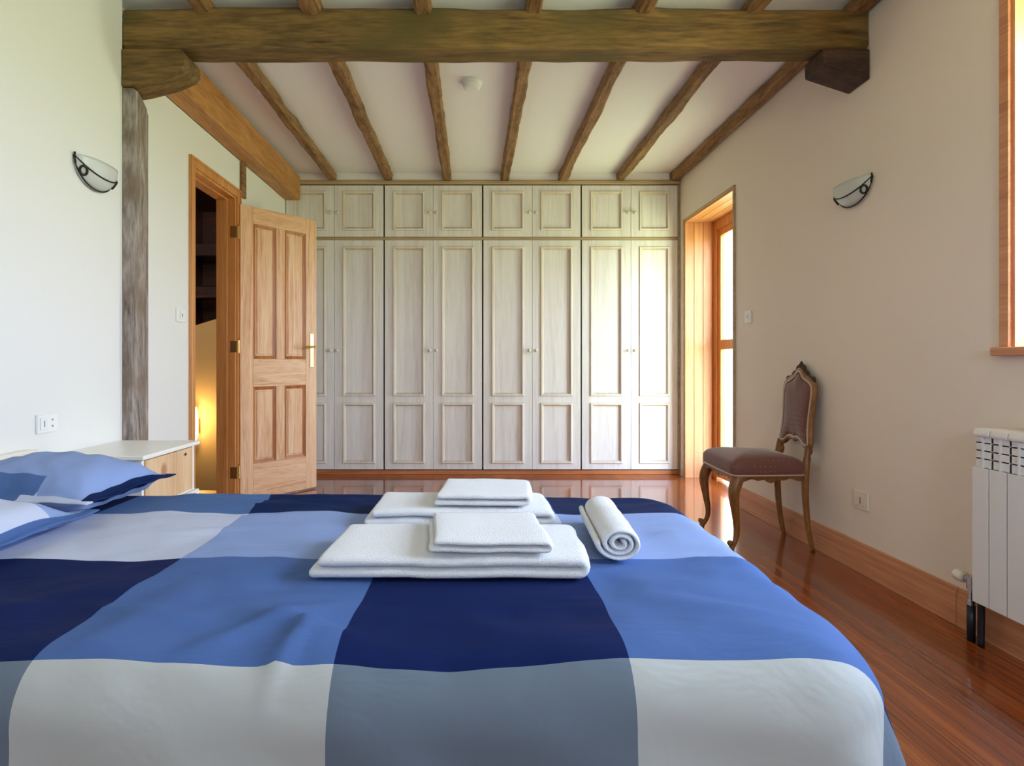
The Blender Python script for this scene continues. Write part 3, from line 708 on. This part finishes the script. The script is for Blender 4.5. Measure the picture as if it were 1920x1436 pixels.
vv = bmesh.new(); tube(vv, [(RX+0.045, 2.018, 0.215), (RX+0.045, 2.100, 0.215)], 0.009, 12)
lathe(vv, [(0.013, -0.09), (0.013, -0.07), (0.010, -0.07), (0.010, -0.03), (0.014, -0.03), (0.014, 0.012), (0.008, 0.016)], (RX+0.045, 2.075, 0.215), 'Z', 8)
va = obj('valve', vv, M['chrome'], rd)
obj('valve_knob', bm, M['cream'], va, smooth=True)
bm = bmesh.new(); tube(bm, [(RX+0.045, 2.075, 0.128), (RX+0.045, 2.075, 0.001)], 0.013, 12); tube(bm, catmull([(RX+0.045, 2.034, 0.165), (RX+0.045, 2.034, 0.10), (RX+0.045, 2.036, 0.001)], 5), 0.011, 12)
obj('pipe', bm, M['pipe'], rd, smooth=True)

# ------------------------------------------------------------ chair
ch = thing('upholstered_chair', 'carved antique side chair with burgundy upholstery standing by the beige wall', 'chair', (1.55, 3.25, 0))
def leg_front(x, y, sy):
    p = catmull([(x+0.035, y, 0.40), (x+0.012, y+sy*0.004, 0.36), (x-0.002, y+sy*0.012, 0.30), (x+0.008, y+sy*0.008, 0.20), (x+0.018, y, 0.11), (x+0.006, y+sy*0.004, 0.055), (x-0.012, y+sy*0.010, 0.03), (x-0.014, y+sy*0.012, 0.004)], 6)
    bm = bmesh.new(); tube(bm, p, rads([0.028, 0.031, 0.027, 0.019, 0.0145, 0.0125, 0.015, 0.013], len(p)), 12)
    lathe(bm, [(0.0, 0.014), (0.014, 0.010), (0.016, 0.0), (0.014, -0.010), (0.0, -0.014)], (x-0.020, y+sy*0.012, 0.050), 'Y', 12)
    lathe(bm, [(0.012, 0.0), (0.015, 0.004), (0.010, 0.016)], (x-0.014, y+sy*0.012, 0.001), 'Z', 12)
    return bm
fx = 1.345
CY0, CY1 = 3.02, 3.485      # front corners
BY_0, BY_1 = 3.075, 3.385    # rear corners
for y, sy in ((CY0+0.022, -1), (CY1-0.022, 1)):
    obj('front_leg', leg_front(fx, y, sy), M['walnut'], ch, smooth=True)
for y, sy in ((BY_0, -1), (BY_1, 1)):
    bm = bmesh.new()
    p = catmull([(1.765, y+sy*0.002, 0.001), (1.742, y, 0.12), (1.728, y, 0.28), (1.728, y, 0.42), (1.736, y+sy*0.002, 0.50), (1.742, y+sy*-0.004, 0.55)], 6)
    tube(bm, p, rads([0.014, 0.017, 0.020, 0.022, 0.019, 0.016], len(p)), 8, flat=(1, 0.85)); obj('rear_leg', bm, M['walnut'], ch, smooth=True)
# seat rails with scalloped lower edge
def rail(p0, p1, t=0.022):
    bm = bmesh.new(); p0, p1 = Vector(p0), Vector(p1); d = p1-p0; nrm = Vector((-d.y, d.x, 0)).normalized()*t; N = 40; top = 0.405
    rows = []
    for i in range(N+1):
        u = i/N; p = p0+d*u
        z = 0.378-0.014*math.exp(-((u-0.5)/0.10)**2)-0.010*(math.exp(-((u-0.03)/0.06)**2)+math.exp(-((u-0.97)/0.06)**2))+0.004*math.cos(u*PI*10)
        rows.append([bm.verts.new((p.x, p.y, top)), bm.verts.new((p.x, p.y, z)), bm.verts.new((p.x+nrm.x, p.y+nrm.y, z)), bm.verts.new((p.x+nrm.x, p.y+nrm.y, top))])
    for A, B in zip(rows, rows[1:]):
        for k in range(4): bm.faces.new((A[k], A[(k+1) % 4], B[(k+1) % 4], B[k]))
    bm.faces.new(rows[0]); bm.faces.new(rows[-1])
    return bm
for a_, b_ in (((fx-0.003, CY0+0.03), (fx-0.003, CY1-0.03)), ((1.71, BY_0-0.012), (fx+0.02, CY0+0.002)), ((fx+0.02, CY1-0.002), (1.71, BY_1+0.012)), ((1.745, BY_1-0.01), (1.745, BY_0+0.01))):
    obj('seat_rail', rail((*a_, 0), (*b_, 0), -0.02), M['walnut'], ch)
# seat cushion
def ring_pts(inset, z, n=64):
    c = [(fx-0.014, CY0-0.008), (fx-0.014, CY1+0.008), (1.722, BY_1+0.026), (1.722, BY_0-0.026)]
    cx = sum(p[0] for p in c)/4; cy = sum(p[1] for p in c)/4; out = []
    for k in range(n):
        a = 2*PI*k/n; ca, sa = math.cos(a), math.sin(a); e = 0.16
        u = math.copysign(abs(ca)**e, ca)*0.5+0.5; v = math.copysign(abs(sa)**e, sa)*0.5+0.5
        # u: 0 front (low x) .. 1 rear
        xf = c[0][0]+(c[2][0]-c[0][0])*u; y0 = c[0][1]+(c[3][1]-c[0][1])*u; y1 = c[1][1]+(c[2][1]-c[1][1])*u
        x, y = xf, y0+(y1-y0)*v
        out.append((cx+(x-cx)*(1-inset), cy+(y-cy)*(1-inset), z))
    return out
bm = bmesh.new(); prof = [(0.03, 0.392), (0.0, 0.400), (-0.01, 0.425), (0.0, 0.452), (0.04, 0.468), (0.12, 0.481), (0.25, 0.493), (0.45, 0.502), (0.7, 0.507), (0.94, 0.509)]
R = [[bm.verts.new(p) for p in ring_pts(i, z)] for i, z in prof]
for A, B in zip(R, R[1:]):
    for k in range(64): bm.faces.new((A[k], A[(k+1) % 64], B[(k+1) % 64], B[k]))
bm.faces.new(R[0]); bm.faces.new(R[-1])
st = obj('seat', bm, M['uph'], ch, smooth=True)
bm = bmesh.new(); tube(bm, ring_pts(0.0, 0.402, 64), 0.005, 8, closed=True); obj('seat_piping', bm, M['chairedge'], st, smooth=True)
# backrest: closed carved frame leaning slightly back
ym = (BY_0+BY_1)/2
def bk(y, z): return Vector((1.748+0.040*(z-0.5)/0.5, ym+y, z))
half = [(0.0, 0.948), (0.022, 0.940), (0.045, 0.918), (0.085, 0.900), (0.120, 0.888), (0.150, 0.862), (0.156, 0.82), (0.150, 0.75), (0.145, 0.68), (0.148, 0.61), (0.158, 0.56), (0.150, 0.542), (0.115, 0.545), (0.07, 0.572), (0.03, 0.578), (0.0, 0.572)]
loop = [bk(y, z) for y, z in half]+[bk(-y, z) for y, z in half[-2:0:-1]]
lp = catmull(loop, 4, closed=True)
bm = bmesh.new(); tube(bm, lp, 0.0145, 10, closed=True, flat=(1.15, 0.9), up=(1, 0, 0)); bf = obj('back_frame', bm, M['walnut'], ch, smooth=True)
bm = bmesh.new(); tube(bm, [p+Vector((-0.011, 0, 0)) for p in [bk((q.y-ym)*0.94, 0.73+(q.z-0.73)*0.955) for q in lp]], 0.0055, 8, closed=True); obj('back_piping', bm, M['chairedge'], bf, smooth=True)
# crest carving
bm = bmesh.new()
c0 = bk(0, 0.955)
for s in (-1, 1):
    tube(bm, catmull([bk(s*0.095, 0.912), bk(s*0.070, 0.932), bk(s*0.045, 0.940), bk(s*0.030, 0.962), bk(s*0.008, 0.972)], 5), rads([0.004, 0.009, 0.008, 0.010, 0.008], 21), 8)
    tube(bm, catmull([bk(s*0.150, 0.880), bk(s*0.135, 0.902), bk(s*0.112, 0.903), bk(s*0.10, 0.914)], 5), rads([0.006, 0.010, 0.008, 0.005], 16), 8)
    lathe(bm, [(0, -0.012), (0.010, -0.006), (0.012, 0), (0.010, 0.006), (0, 0.012)], bk(s*0.028, 0.955), 'X', 10)
lathe(bm, [(0.010, -0.015), (0.014, -0.004), (0.012, 0.010), (0.006, 0.020), (0.0, 0.030)], bk(0, 0.968), 'Z', 12)
obj('crest', bm, M['corbel'], bf, smooth=True)
# small scrolls joining the back to the posts
for s in (-1, 1):
    bm = bmesh.new(); tube(bm, catmull([bk(s*0.150, 0.545), bk(s*0.157, 0.52), bk(s*0.140, 0.500), bk(s*0.150, 0.475)], 5), rads([0.014, 0.013, 0.012, 0.013], 16), 10); obj('back_scroll', bm, M['walnut'], bf, smooth=True)
# padded panel
bm = bmesh.new(); cen = Vector((0, ym, 0.73)); R = []
for k_, bul in ((0.93, 0.0), (0.90, -0.010), (0.78, -0.018), (0.55, -0.022), (0.25, -0.024)):
    R.append([bm.verts.new(bk((q.y-ym)*k_, 0.735+(q.z-0.735)*k_)+Vector((bul, 0, 0))) for q in lp])
R.insert(0, [bm.verts.new(bk((q.y-ym)*0.93, 0.735+(q.z-0.735)*0.93)+Vector((0.010, 0, 0))) for q in lp])
n = len(lp)
for A, B in zip(R, R[1:]):
    for k in range(n): bm.faces.new((A[k], A[(k+1) % n], B[(k+1) % n], B[k]))
bm.faces.new(R[0]); bm.faces.new(R[-1]); obj('backrest', bm, M['uph'], ch, smooth=True)

ch.rotation_euler = (0, 0, -0.045); ch.location.x += 0.015

# ------------------------------------------------------------ nightstand
ns = thing('nightstand', 'white nightstand with knotty pine drawer front between the bed and the doorway', 'nightstand', (-1.45, 2.45, 0))
nx0, nx1, ny0, ny1 = XLn+0.004, -1.27, 2.245, 2.665
bm = BX((nx0, nx1+0.018, ny0-0.02, ny1+0.022, 0.612, 0.630)); obj('table_top', bm, M['whitelac'], ns, bevel=0.004)
bm = BX((nx0+0.01, nx1, ny0, ny0+0.016, 0.001, 0.611), (nx0+0.01, nx1, ny1-0.016, ny1, 0.001, 0.611), (nx0+0.01, nx0+0.02, ny0+0.016, ny1-0.016, 0.03, 0.611),
        (nx0+0.02, nx1-0.004, ny0+0.016, ny1-0.016, 0.40, 0.416), (nx0+0.02, nx1-0.004, ny0+0.016, ny1-0.016, 0.06, 0.076))
obj('carcass', bm, M['whitelac'], ns, bevel=0.001)
bm = BX((nx1-0.012, nx1+0.003, ny0+0.020, ny1-0.020, 0.420, 0.606)); dr = obj('drawer', bm, M['knotty'], ns, bevel=0.002); dr['label'] = 'knotty pine drawer front'
bm = bmesh.new(); lathe(bm, [(0.004, 0.0), (0.007, 0.004), (0.0, 0.008)], (nx1+0.003, 2.575, 0.583), 'X', 10); obj('drawer_knob', bm, M['corbel'], dr)
bm = BX((nx1-0.02, nx1+0.018, ny0-0.004, ny1+0.012, 0.394, 0.412)); obj('shelf_lip', bm, M['whitelac'], ns, bevel=0.002)

# ------------------------------------------------------------ bed
ZB = 0.55
bed = thing('bed', 'double bed with a cream headboard against the white left wall', 'bed', (-0.45, 1.15, 0))
hb = bmesh.new()
prism(hb, [(0.70, 0.15), (2.16, 0.15), (2.16, 0.64), (2.155, 0.658), (2.14, 0.668), (2.10, 0.672), (0.76, 0.672), (0.72, 0.665), (0.70, 0.64)], 'X', XLn+0.002, XLn+0.034)
obj('headboard', hb, M['cream'], bed, bevel=0.006)
bm = BX((XLn+0.04, 0.52, 0.93, 1.90, 0.20, 0.26)); obj('bed_base', bm, M['cream'], bed, bevel=0.005)
bm = BX((XLn+0.04, 0.53, 0.91, 1.91, 0.262, 0.49)); obj('mattress', bm, M['sheet'], bed, bevel=0.04, seg=4)
for x in (-1.5, 0.46):
    for y in (1.0, 1.84):
        bm = bmesh.new(); tube(bm, [(x, y, 0.0005), (x, y, 0.199)], 0.028, 12); obj('leg', bm, M['cream'], bed)

# duvet
X0, X1, Y0, Y1 = -1.575, 0.665, 0.81, 2.00
tow = [(-0.35, 0.24, 1.13, 1.43), (-0.32, 0.23, 1.52, 1.81), (0.26, 0.41, 1.22, 1.63), (-1.63, -1.0, 1.60, 2.1), (-1.7, -1.05, 0.9, 1.6)]
def towmask(x, y):
    m = 1
    for a, b, c, d in tow:
        dx = max(a-x, x-b, 0); dy = max(c-y, y-d, 0); q = math.hypot(dx, dy)/0.10
        m = min(m, min(1, q))
    return m*m*(3-2*m)
def ridge(x, y, ax, ay, bx, by, w, h):
    d = Vector((bx-ax, by-ay)); L_ = d.length; d /= L_; p = Vector((x-ax, y-ay)); t = p.dot(d)/L_
    q = p.x*-d.y+p.y*d.x
    if t < 0 or t > 1: return 0
    return h*math.sin(PI*t)*math.exp(-(q/w)**2)
RID = [(-0.42, 1.02, -0.16, 0.90, 0.016, 0.012), (-0.46, 0.86, -0.22, 1.06, 0.018, 0.010), (-0.30, 0.80, -0.26, 1.0, 0.014, 0.011), (-0.62, 0.88, -0.30, 0.84, 0.02, 0.006),
       (-0.75, 1.05, -0.40, 0.95, 0.02, 0.007), (-1.0, 1.15, -0.72, 0.95, 0.025, 0.007), (-0.60, 1.80, -0.05, 1.84, 0.015, 0.010), (-0.85, 1.86, -0.25, 1.90, 0.018, 0.010), (-0.9, 1.72, -0.4, 1.75, 0.014, 0.009),
       (0.36, 1.50, 0.62, 1.42, 0.016, 0.010), (0.40, 1.62, 0.64, 1.60, 0.016, 0.010), (0.28, 1.05, 0.62, 0.90, 0.03, 0.008), (0.30, 0.98, 0.60, 0.86, 0.018, 0.006), (0.44, 1.3, 0.66, 1.22, 0.02, 0.008),
       (-0.9, 1.45, -0.5, 1.55, 0.02, 0.006), (-0.35, 1.30, -0.6, 1.36, 0.015, 0.006)]
def wr(x, y):
    v = Vector((x, y, 0))
    h = 0.018*noise.noise(v*1.6+Vector((4, 1, 0)))+0.006*noise.noise(Vector((x*3.2+y*1.5, y*6, 2)))+0.0025*noise.noise(v*14)
    for r in RID: h += ridge(x, y, *r)
    # fine lengthwise gathers along the far side of the bed, crosswise ones towards the foot
    k = max(0, min(1, (y-1.45)/0.3))*max(0, min(1, (0.1-x)/0.4))
    h += 0.020*k*(0.35-abs(noise.noise(Vector((x*2.2+3, y*15, 0)))))
    k = max(0, min(1, (x-0.35)/0.25))
    h += 0.018*k*(0.3-abs(noise.noise(Vector((x*3, y*7, 9)))))
    h += 0.017*max(0, min(1, (1.5-y)/0.4))*(0.3-abs(noise.noise(Vector((x*2.6+y*1.8, y*3.6-x*1.4, 5)))))
    return h*towmask(x, y)
def duvet():
    bm = bmesh.new(); uvl = bm.loops.layers.uv.new('UVMap')
    Rc = 0.17; r = 0.10; drop = 0.30
    S0, S1, T0, T1 = X0, X1-r+r*PI/2+drop, Y0+r-r*PI/2-drop, Y1-r+r*PI/2+drop
    st = 0.0135
    ns_, nt_ = int((S1-S0)/st), int((T1-T0)/st)
    rowE = [2.05, 1.677, 1.292, 0.857, 0.417, 0.0]
    def rowc(t):
        if t > rowE[1]: return 0.999 if t < rowE[0]+0.04 else -0.001+max(0, 0)  # first row, then the next above
        for i in range(1, 5):
            if t > rowE[i+1]: return i+(rowE[i]-t)/(rowE[i]-rowE[i+1])
        return 5+(rowE[5]-t)/0.4
    vs = []; uvs = {}
    for i in range(ns_+1):
        row = []
        for j in range(nt_+1):
            s = S0+(S1-S0)*i/ns_; t = T0+(T1-T0)*j/nt_
            qx = min(s, X1-Rc); qy = min(max(t, Y0+Rc), Y1-Rc)
            dx, dy = s-qx, t-qy; d = math.hypot(dx, dy)
            fl = Rc-r
            if d <= fl: g, z = d, 0
            else:
                th = (d-fl)/r
                if th < PI/2: g, z = fl+r*math.sin(th), -r*(1-math.cos(th))
                else:
                    e = d-fl-r*PI/2; g, z = fl+r+e*(0.06+0.22*max(0, dx/d)), -r-e
            if d > 1e-6: x, y = qx+dx/d*g, qy+dy/d*g
            else: x, y = s, t
            z = max(z, -0.43)
            a = math.atan2(dy, dx) if d > 1e-6 else 0
            hang = min(1, max(0, -z-0.05)/0.25)
            fold = 0.016*hang*math.sin(s*19+t*23+2.5*noise.noise(Vector((s*2, t*2, 3))))
            if d > 1e-6: x += dx/d*fold; y += dy/d*fold
            x -= 0.015*(2.0-y)*max(0, min(1, (x+0.3)/0.9))
            w = wr(min(x, 0.8), y)
            v = bm.verts.new((x, y, ZB+z+w)); row.append(v)
            cs = (s+0.645+0.006*noise.noise(Vector((s, t*4, 0))))/0.4415
            uvs[v] = (cs+20, rowc(t)+40)
        vs.append(row)
    for i in range(ns_):
        for j in range(nt_):
            f = bm.faces.new((vs[i][j], vs[i+1][j], vs[i+1][j+1], vs[i][j+1]))
            for l in f.loops: l[uvl].uv = uvs[l.vert]
    return bm
o = obj('duvet', duvet(), M['checks'], smooth=True)
so = o.modifiers.new('s', 'SOLIDIFY'); so.thickness = 0.018; so.offset = -1
tag(o, 'blue, navy and white checked duvet spread over the bed', 'duvet')

# pillows
def pillow(name, label, cx, cy, a, b, H, rot, cfun, tilt=(0, 0), z0=ZB, low=0.55):
    bm = bmesh.new(); uvl = bm.loops.layers.uv.new('UVMap'); n = 40
    fr = 1.13
    def grid(sgn):
        g = []
        for i in range(n+1):
            row = []
            for j in range(n+1):
                u = (-1+2*i/n)*fr; v = (-1+2*j/n)*fr
                pinch = 1-0.07*(1-min(1, abs(v))**2)*(abs(u) > 0.0)*min(1, abs(u))
                pinch2 = 1-0.05*(1-min(1, abs(u))**2)*min(1, abs(v))
                x, y = a*u*pinch, b*v*pinch2
                uu, vv = min(1, abs(u)), min(1, abs(v))
                h = H/2*((1-uu**2.6)*(1-vv**2.6))**0.55
                wv = 0.008*math.sin(9*u+5*v)*noise.noise(Vector((u*2, v*2, 1+cx)))*2+0.010*noise.noise(Vector((u*3, v*3+u*3, 7+cx)))
                edge = min(1, h/(H*0.2))
                z = sgn*(h+wv*edge*0.6+0.0016)
                if sgn < 0: z = max(z, -H/2*low)
                z += 0.012*noise.noise(Vector((u*2.5, v*2.5, 20+cy)))*(1-edge)
                row.append(bm.verts.new((x, y, z)))
            g.append(row)
        return g
    T = grid(1); Bt = grid(-1)
    def setuv(f, ij):
        for l, (i, j) in zip(f.loops, ij): l[uvl].uv = cfun((-1+2*i/n)*fr, (-1+2*j/n)*fr)
    for i in range(n):
        for j in range(n):
            q = [(i, j), (i+1, j), (i+1, j+1), (i, j+1)]
            setuv(bm.faces.new([T[a_][b_] for a_, b_ in q]), q)
            q = q[::-1]; setuv(bm.faces.new([Bt[a_][b_] for a_, b_ in q]), q)
    per = [(i, 0) for i in range(n)]+[(n, j) for j in range(n)]+[(i, n) for i in range(n, 0, -1)]+[(0, j) for j in range(n, 0, -1)]
    for k in range(len(per)):
        p, q = per[k], per[(k+1) % len(per)]
        f = bm.faces.new((Bt[p[0]][p[1]], Bt[q[0]][q[1]], T[q[0]][q[1]], T[p[0]][p[1]])); setuv(f, [p, q, q, p])
    o = obj(name, bm, M['checks'], smooth=True)
    o.location = (cx, cy, z0+H/2*low+0.005); o.rotation_euler = (tilt[0], tilt[1], rot)
    tag(o, label, 'pillow', 'checked pillows at the head of the bed')
    return o
# uv = (column cell, row cell) in the same table as the duvet
def c1(u, v):
    if v < -0.985 and u > 0.2: return (21.5, 41.5)           # white corner of the border
    if u > 0.985: return (20.5, 40.5)                          # navy end
    if v < -0.78 and u < 0.45: return (21.5, 40.5)                         # mid blue band
    return (20.5, 41.5)
def c2(u, v):
    if u > 0.97: return (20.5, 42.5)
    if v > 0.72: return (20.5, 41.5)
    return (21.5, 41.5)
pillow('pillow', 'plump checked pillow by the nightstand, with the navy corner', -1.288, 1.79, 0.237, 0.19, 0.20, -0.05, c1, (0.0, 0.0), ZB+0.014, 0.34)
pillow('pillow', 'checked pillow nearest the camera, cut by the left edge of the photo', -1.285, 1.245, 0.25, 0.29, 0.19, 0.0, c2, (0.0, 0.0), ZB+0.014, 0.16)

# ------------------------------------------------------------ towels
def strip_section(path, th, n_cap=5):
    """closed outline of a thick strip following a path of (x, z)"""
    P = [Vector((p[0], p[1])) for p in path]; L_, R_ = [], []
    for i, p in enumerate(P):
        t = (P[min(i+1, len(P)-1)]-P[max(i-1, 0)]).normalized(); nn = Vector((-t.y, t.x))
        L_.append(p+nn*th/2); R_.append(p-nn*th/2)
    def cap(p, t):
        out = []; nn = Vector((-t.y, t.x))
        for k in range(1, n_cap):
            a = PI*k/n_cap; out.append(p+nn*math.cos(a)*th/2+t*math.sin(a)*th/2)
        return out
    t1 = (P[-1]-P[-2]).normalized(); t0 = (P[0]-P[1]).normalized()
    return L_+cap(P[-1], t1)+R_[::-1]+cap(P[0], t0), len(P), n_cap
def strip_solid(path, th, y0, y1, N=26, skew=0.0, amp=0.003, seed=0, place=None):
    bm = bmesh.new(); sec, nP, nc = strip_section(path, th)
    n = len(sec); rings = []
    for i in range(N+1):
        f = i/N
        e = min(f, 1-f)*N
        sh = [0.35, 0.75, 0.93, 1.0][int(min(e, 3))]
        ff = {0: 0.0, 1: 0.006/(y1-y0), 2: 0.014/(y1-y0)}.get(int(round(e)), None)
        if ff is not None and e < 2.5: ff = ff if f < 0.5 else 1-ff
        else: ff = f
        yy = y0+(y1-y0)*ff; ring = []
        s2, _, _ = strip_section(path, th*sh)
        for q in s2:
            v = Vector((q.x+skew*ff, yy, q.y))
            d = noise.noise(v*9+Vector((seed, 0, 0)))*amp+noise.noise(v*40+Vector((0, seed, 0)))*amp*0.25
            v.x += d*1.2; v.z += d*0.8 if q.y > th*0.9 else abs(d)*0.3; v.y += noise.noise(v*12+Vector((seed, 4, 4)))*amp*1.3
            if place: v = place(v)
            ring.append(bm.verts.new(v))
        rings.append(ring)
    for A, B in zip(rings, rings[1:]):
        for k in range(n): bm.faces.new((A[k], A[(k+1) % n], B[(k+1) % n], B[k]))
    # end caps as quads between the two sides of the strip
    Lc = list(range(nP)); Rc = list(range(nP+nc-1, 2*nP+nc-1))[::-1]
    for ring, fl in ((rings[0], 1), (rings[-1], 0)):
        for k in range(nP-1):
            bm.faces.new((ring[Lc[k]], ring[Lc[k+1]], ring[Rc[k+1]], ring[Rc[k]]))
        c1_ = [ring[Lc[-1]]]+[ring[nP+k] for k in range(nc-1)]+[ring[Rc[-1]]]; bm.faces.new(c1_)
        c0_ = [ring[Rc[0]]]+[ring[2*nP+nc-1+k] for k in range(nc-1)]+[ring[Lc[0]]]; bm.faces.new(c0_)
    return bm
def cfold(x0, x1, z, t, x0b=None, gap=0.001):
    """bottom layer x0->x1, round turn at x1, back to x0b on top; t layer thickness"""
    x0b = x0 if x0b is None else x0b
    pts = [(x0+(x1-x0)*i/14, z+t/2) for i in range(15)]
    r = (t+gap)/2
    for k in range(1, 8):
        a = -PI/2+PI*k/8; pts.append((x1+r*1.3*math.cos(a), z+t/2+r+r*math.sin(a)))
    pts += [(x1+(x0b-x1)*i/14, z+t/2+2*r) for i in range(15)]
    return pts
zt = ZB+0.004
def towel(label, path, th, y0, y1, skew, seed, name='folded_towel', N=26, place=None, group=None):
    o = obj(name, strip_solid(path, th, y0, y1, N, skew, 0.0045, seed, place), M['towel'], smooth=True)
    tag(o, label, 'towel', group); return o
T1 = 0.0215
towel('large folded white bath towel at the bottom of the nearer towel stack', cfold(-0.318, 0.208, zt, T1, -0.300), T1, 1.155, 1.42, 0.012, 1)
towel('small folded white hand towel on top of the nearer towel stack', cfold(-0.085, 0.145, zt+2*T1+0.006, 0.013, -0.075), 0.013, 1.16, 1.40, -0.015, 2)
towel('large folded white bath towel at the bottom of the farther towel stack', cfold(-0.275, 0.190, zt, T1, -0.258), T1, 1.53, 1.77, 0.0, 3)
towel('small folded white hand towel on top of the farther towel stack', cfold(-0.100, 0.135, zt+2*T1+0.006, 0.0165, -0.092), 0.0165, 1.545, 1.77, 0.02, 4)
# rolled towel
sp_ = []
turns = 2.6; r0, r1 = 0.008, 0.040
for i in range(110):
    f = i/109; a = -f*turns*2*PI+0.6; r = r0+(r1-r0)*f
    sp_.append((r*math.cos(a)*1.15, r*math.sin(a)*0.88))
rx, ry, rot = 0.325, 1.42, math.radians(4)
zmin = min(p[1] for p in sp_)
def proll(v):
    c, s = math.cos(rot), math.sin(rot); x, y = v.x, v.y-ry
    return Vector((rx+x*c-y*s*-1, ry+y*c-x*s, v.z+zt-zmin+0.0068))
towel('white towel rolled up, lying alone to the right of the folded stacks', sp_, 0.0122, ry-0.165, ry+0.165, 0, 5, 'rolled_towel', 22, proll)
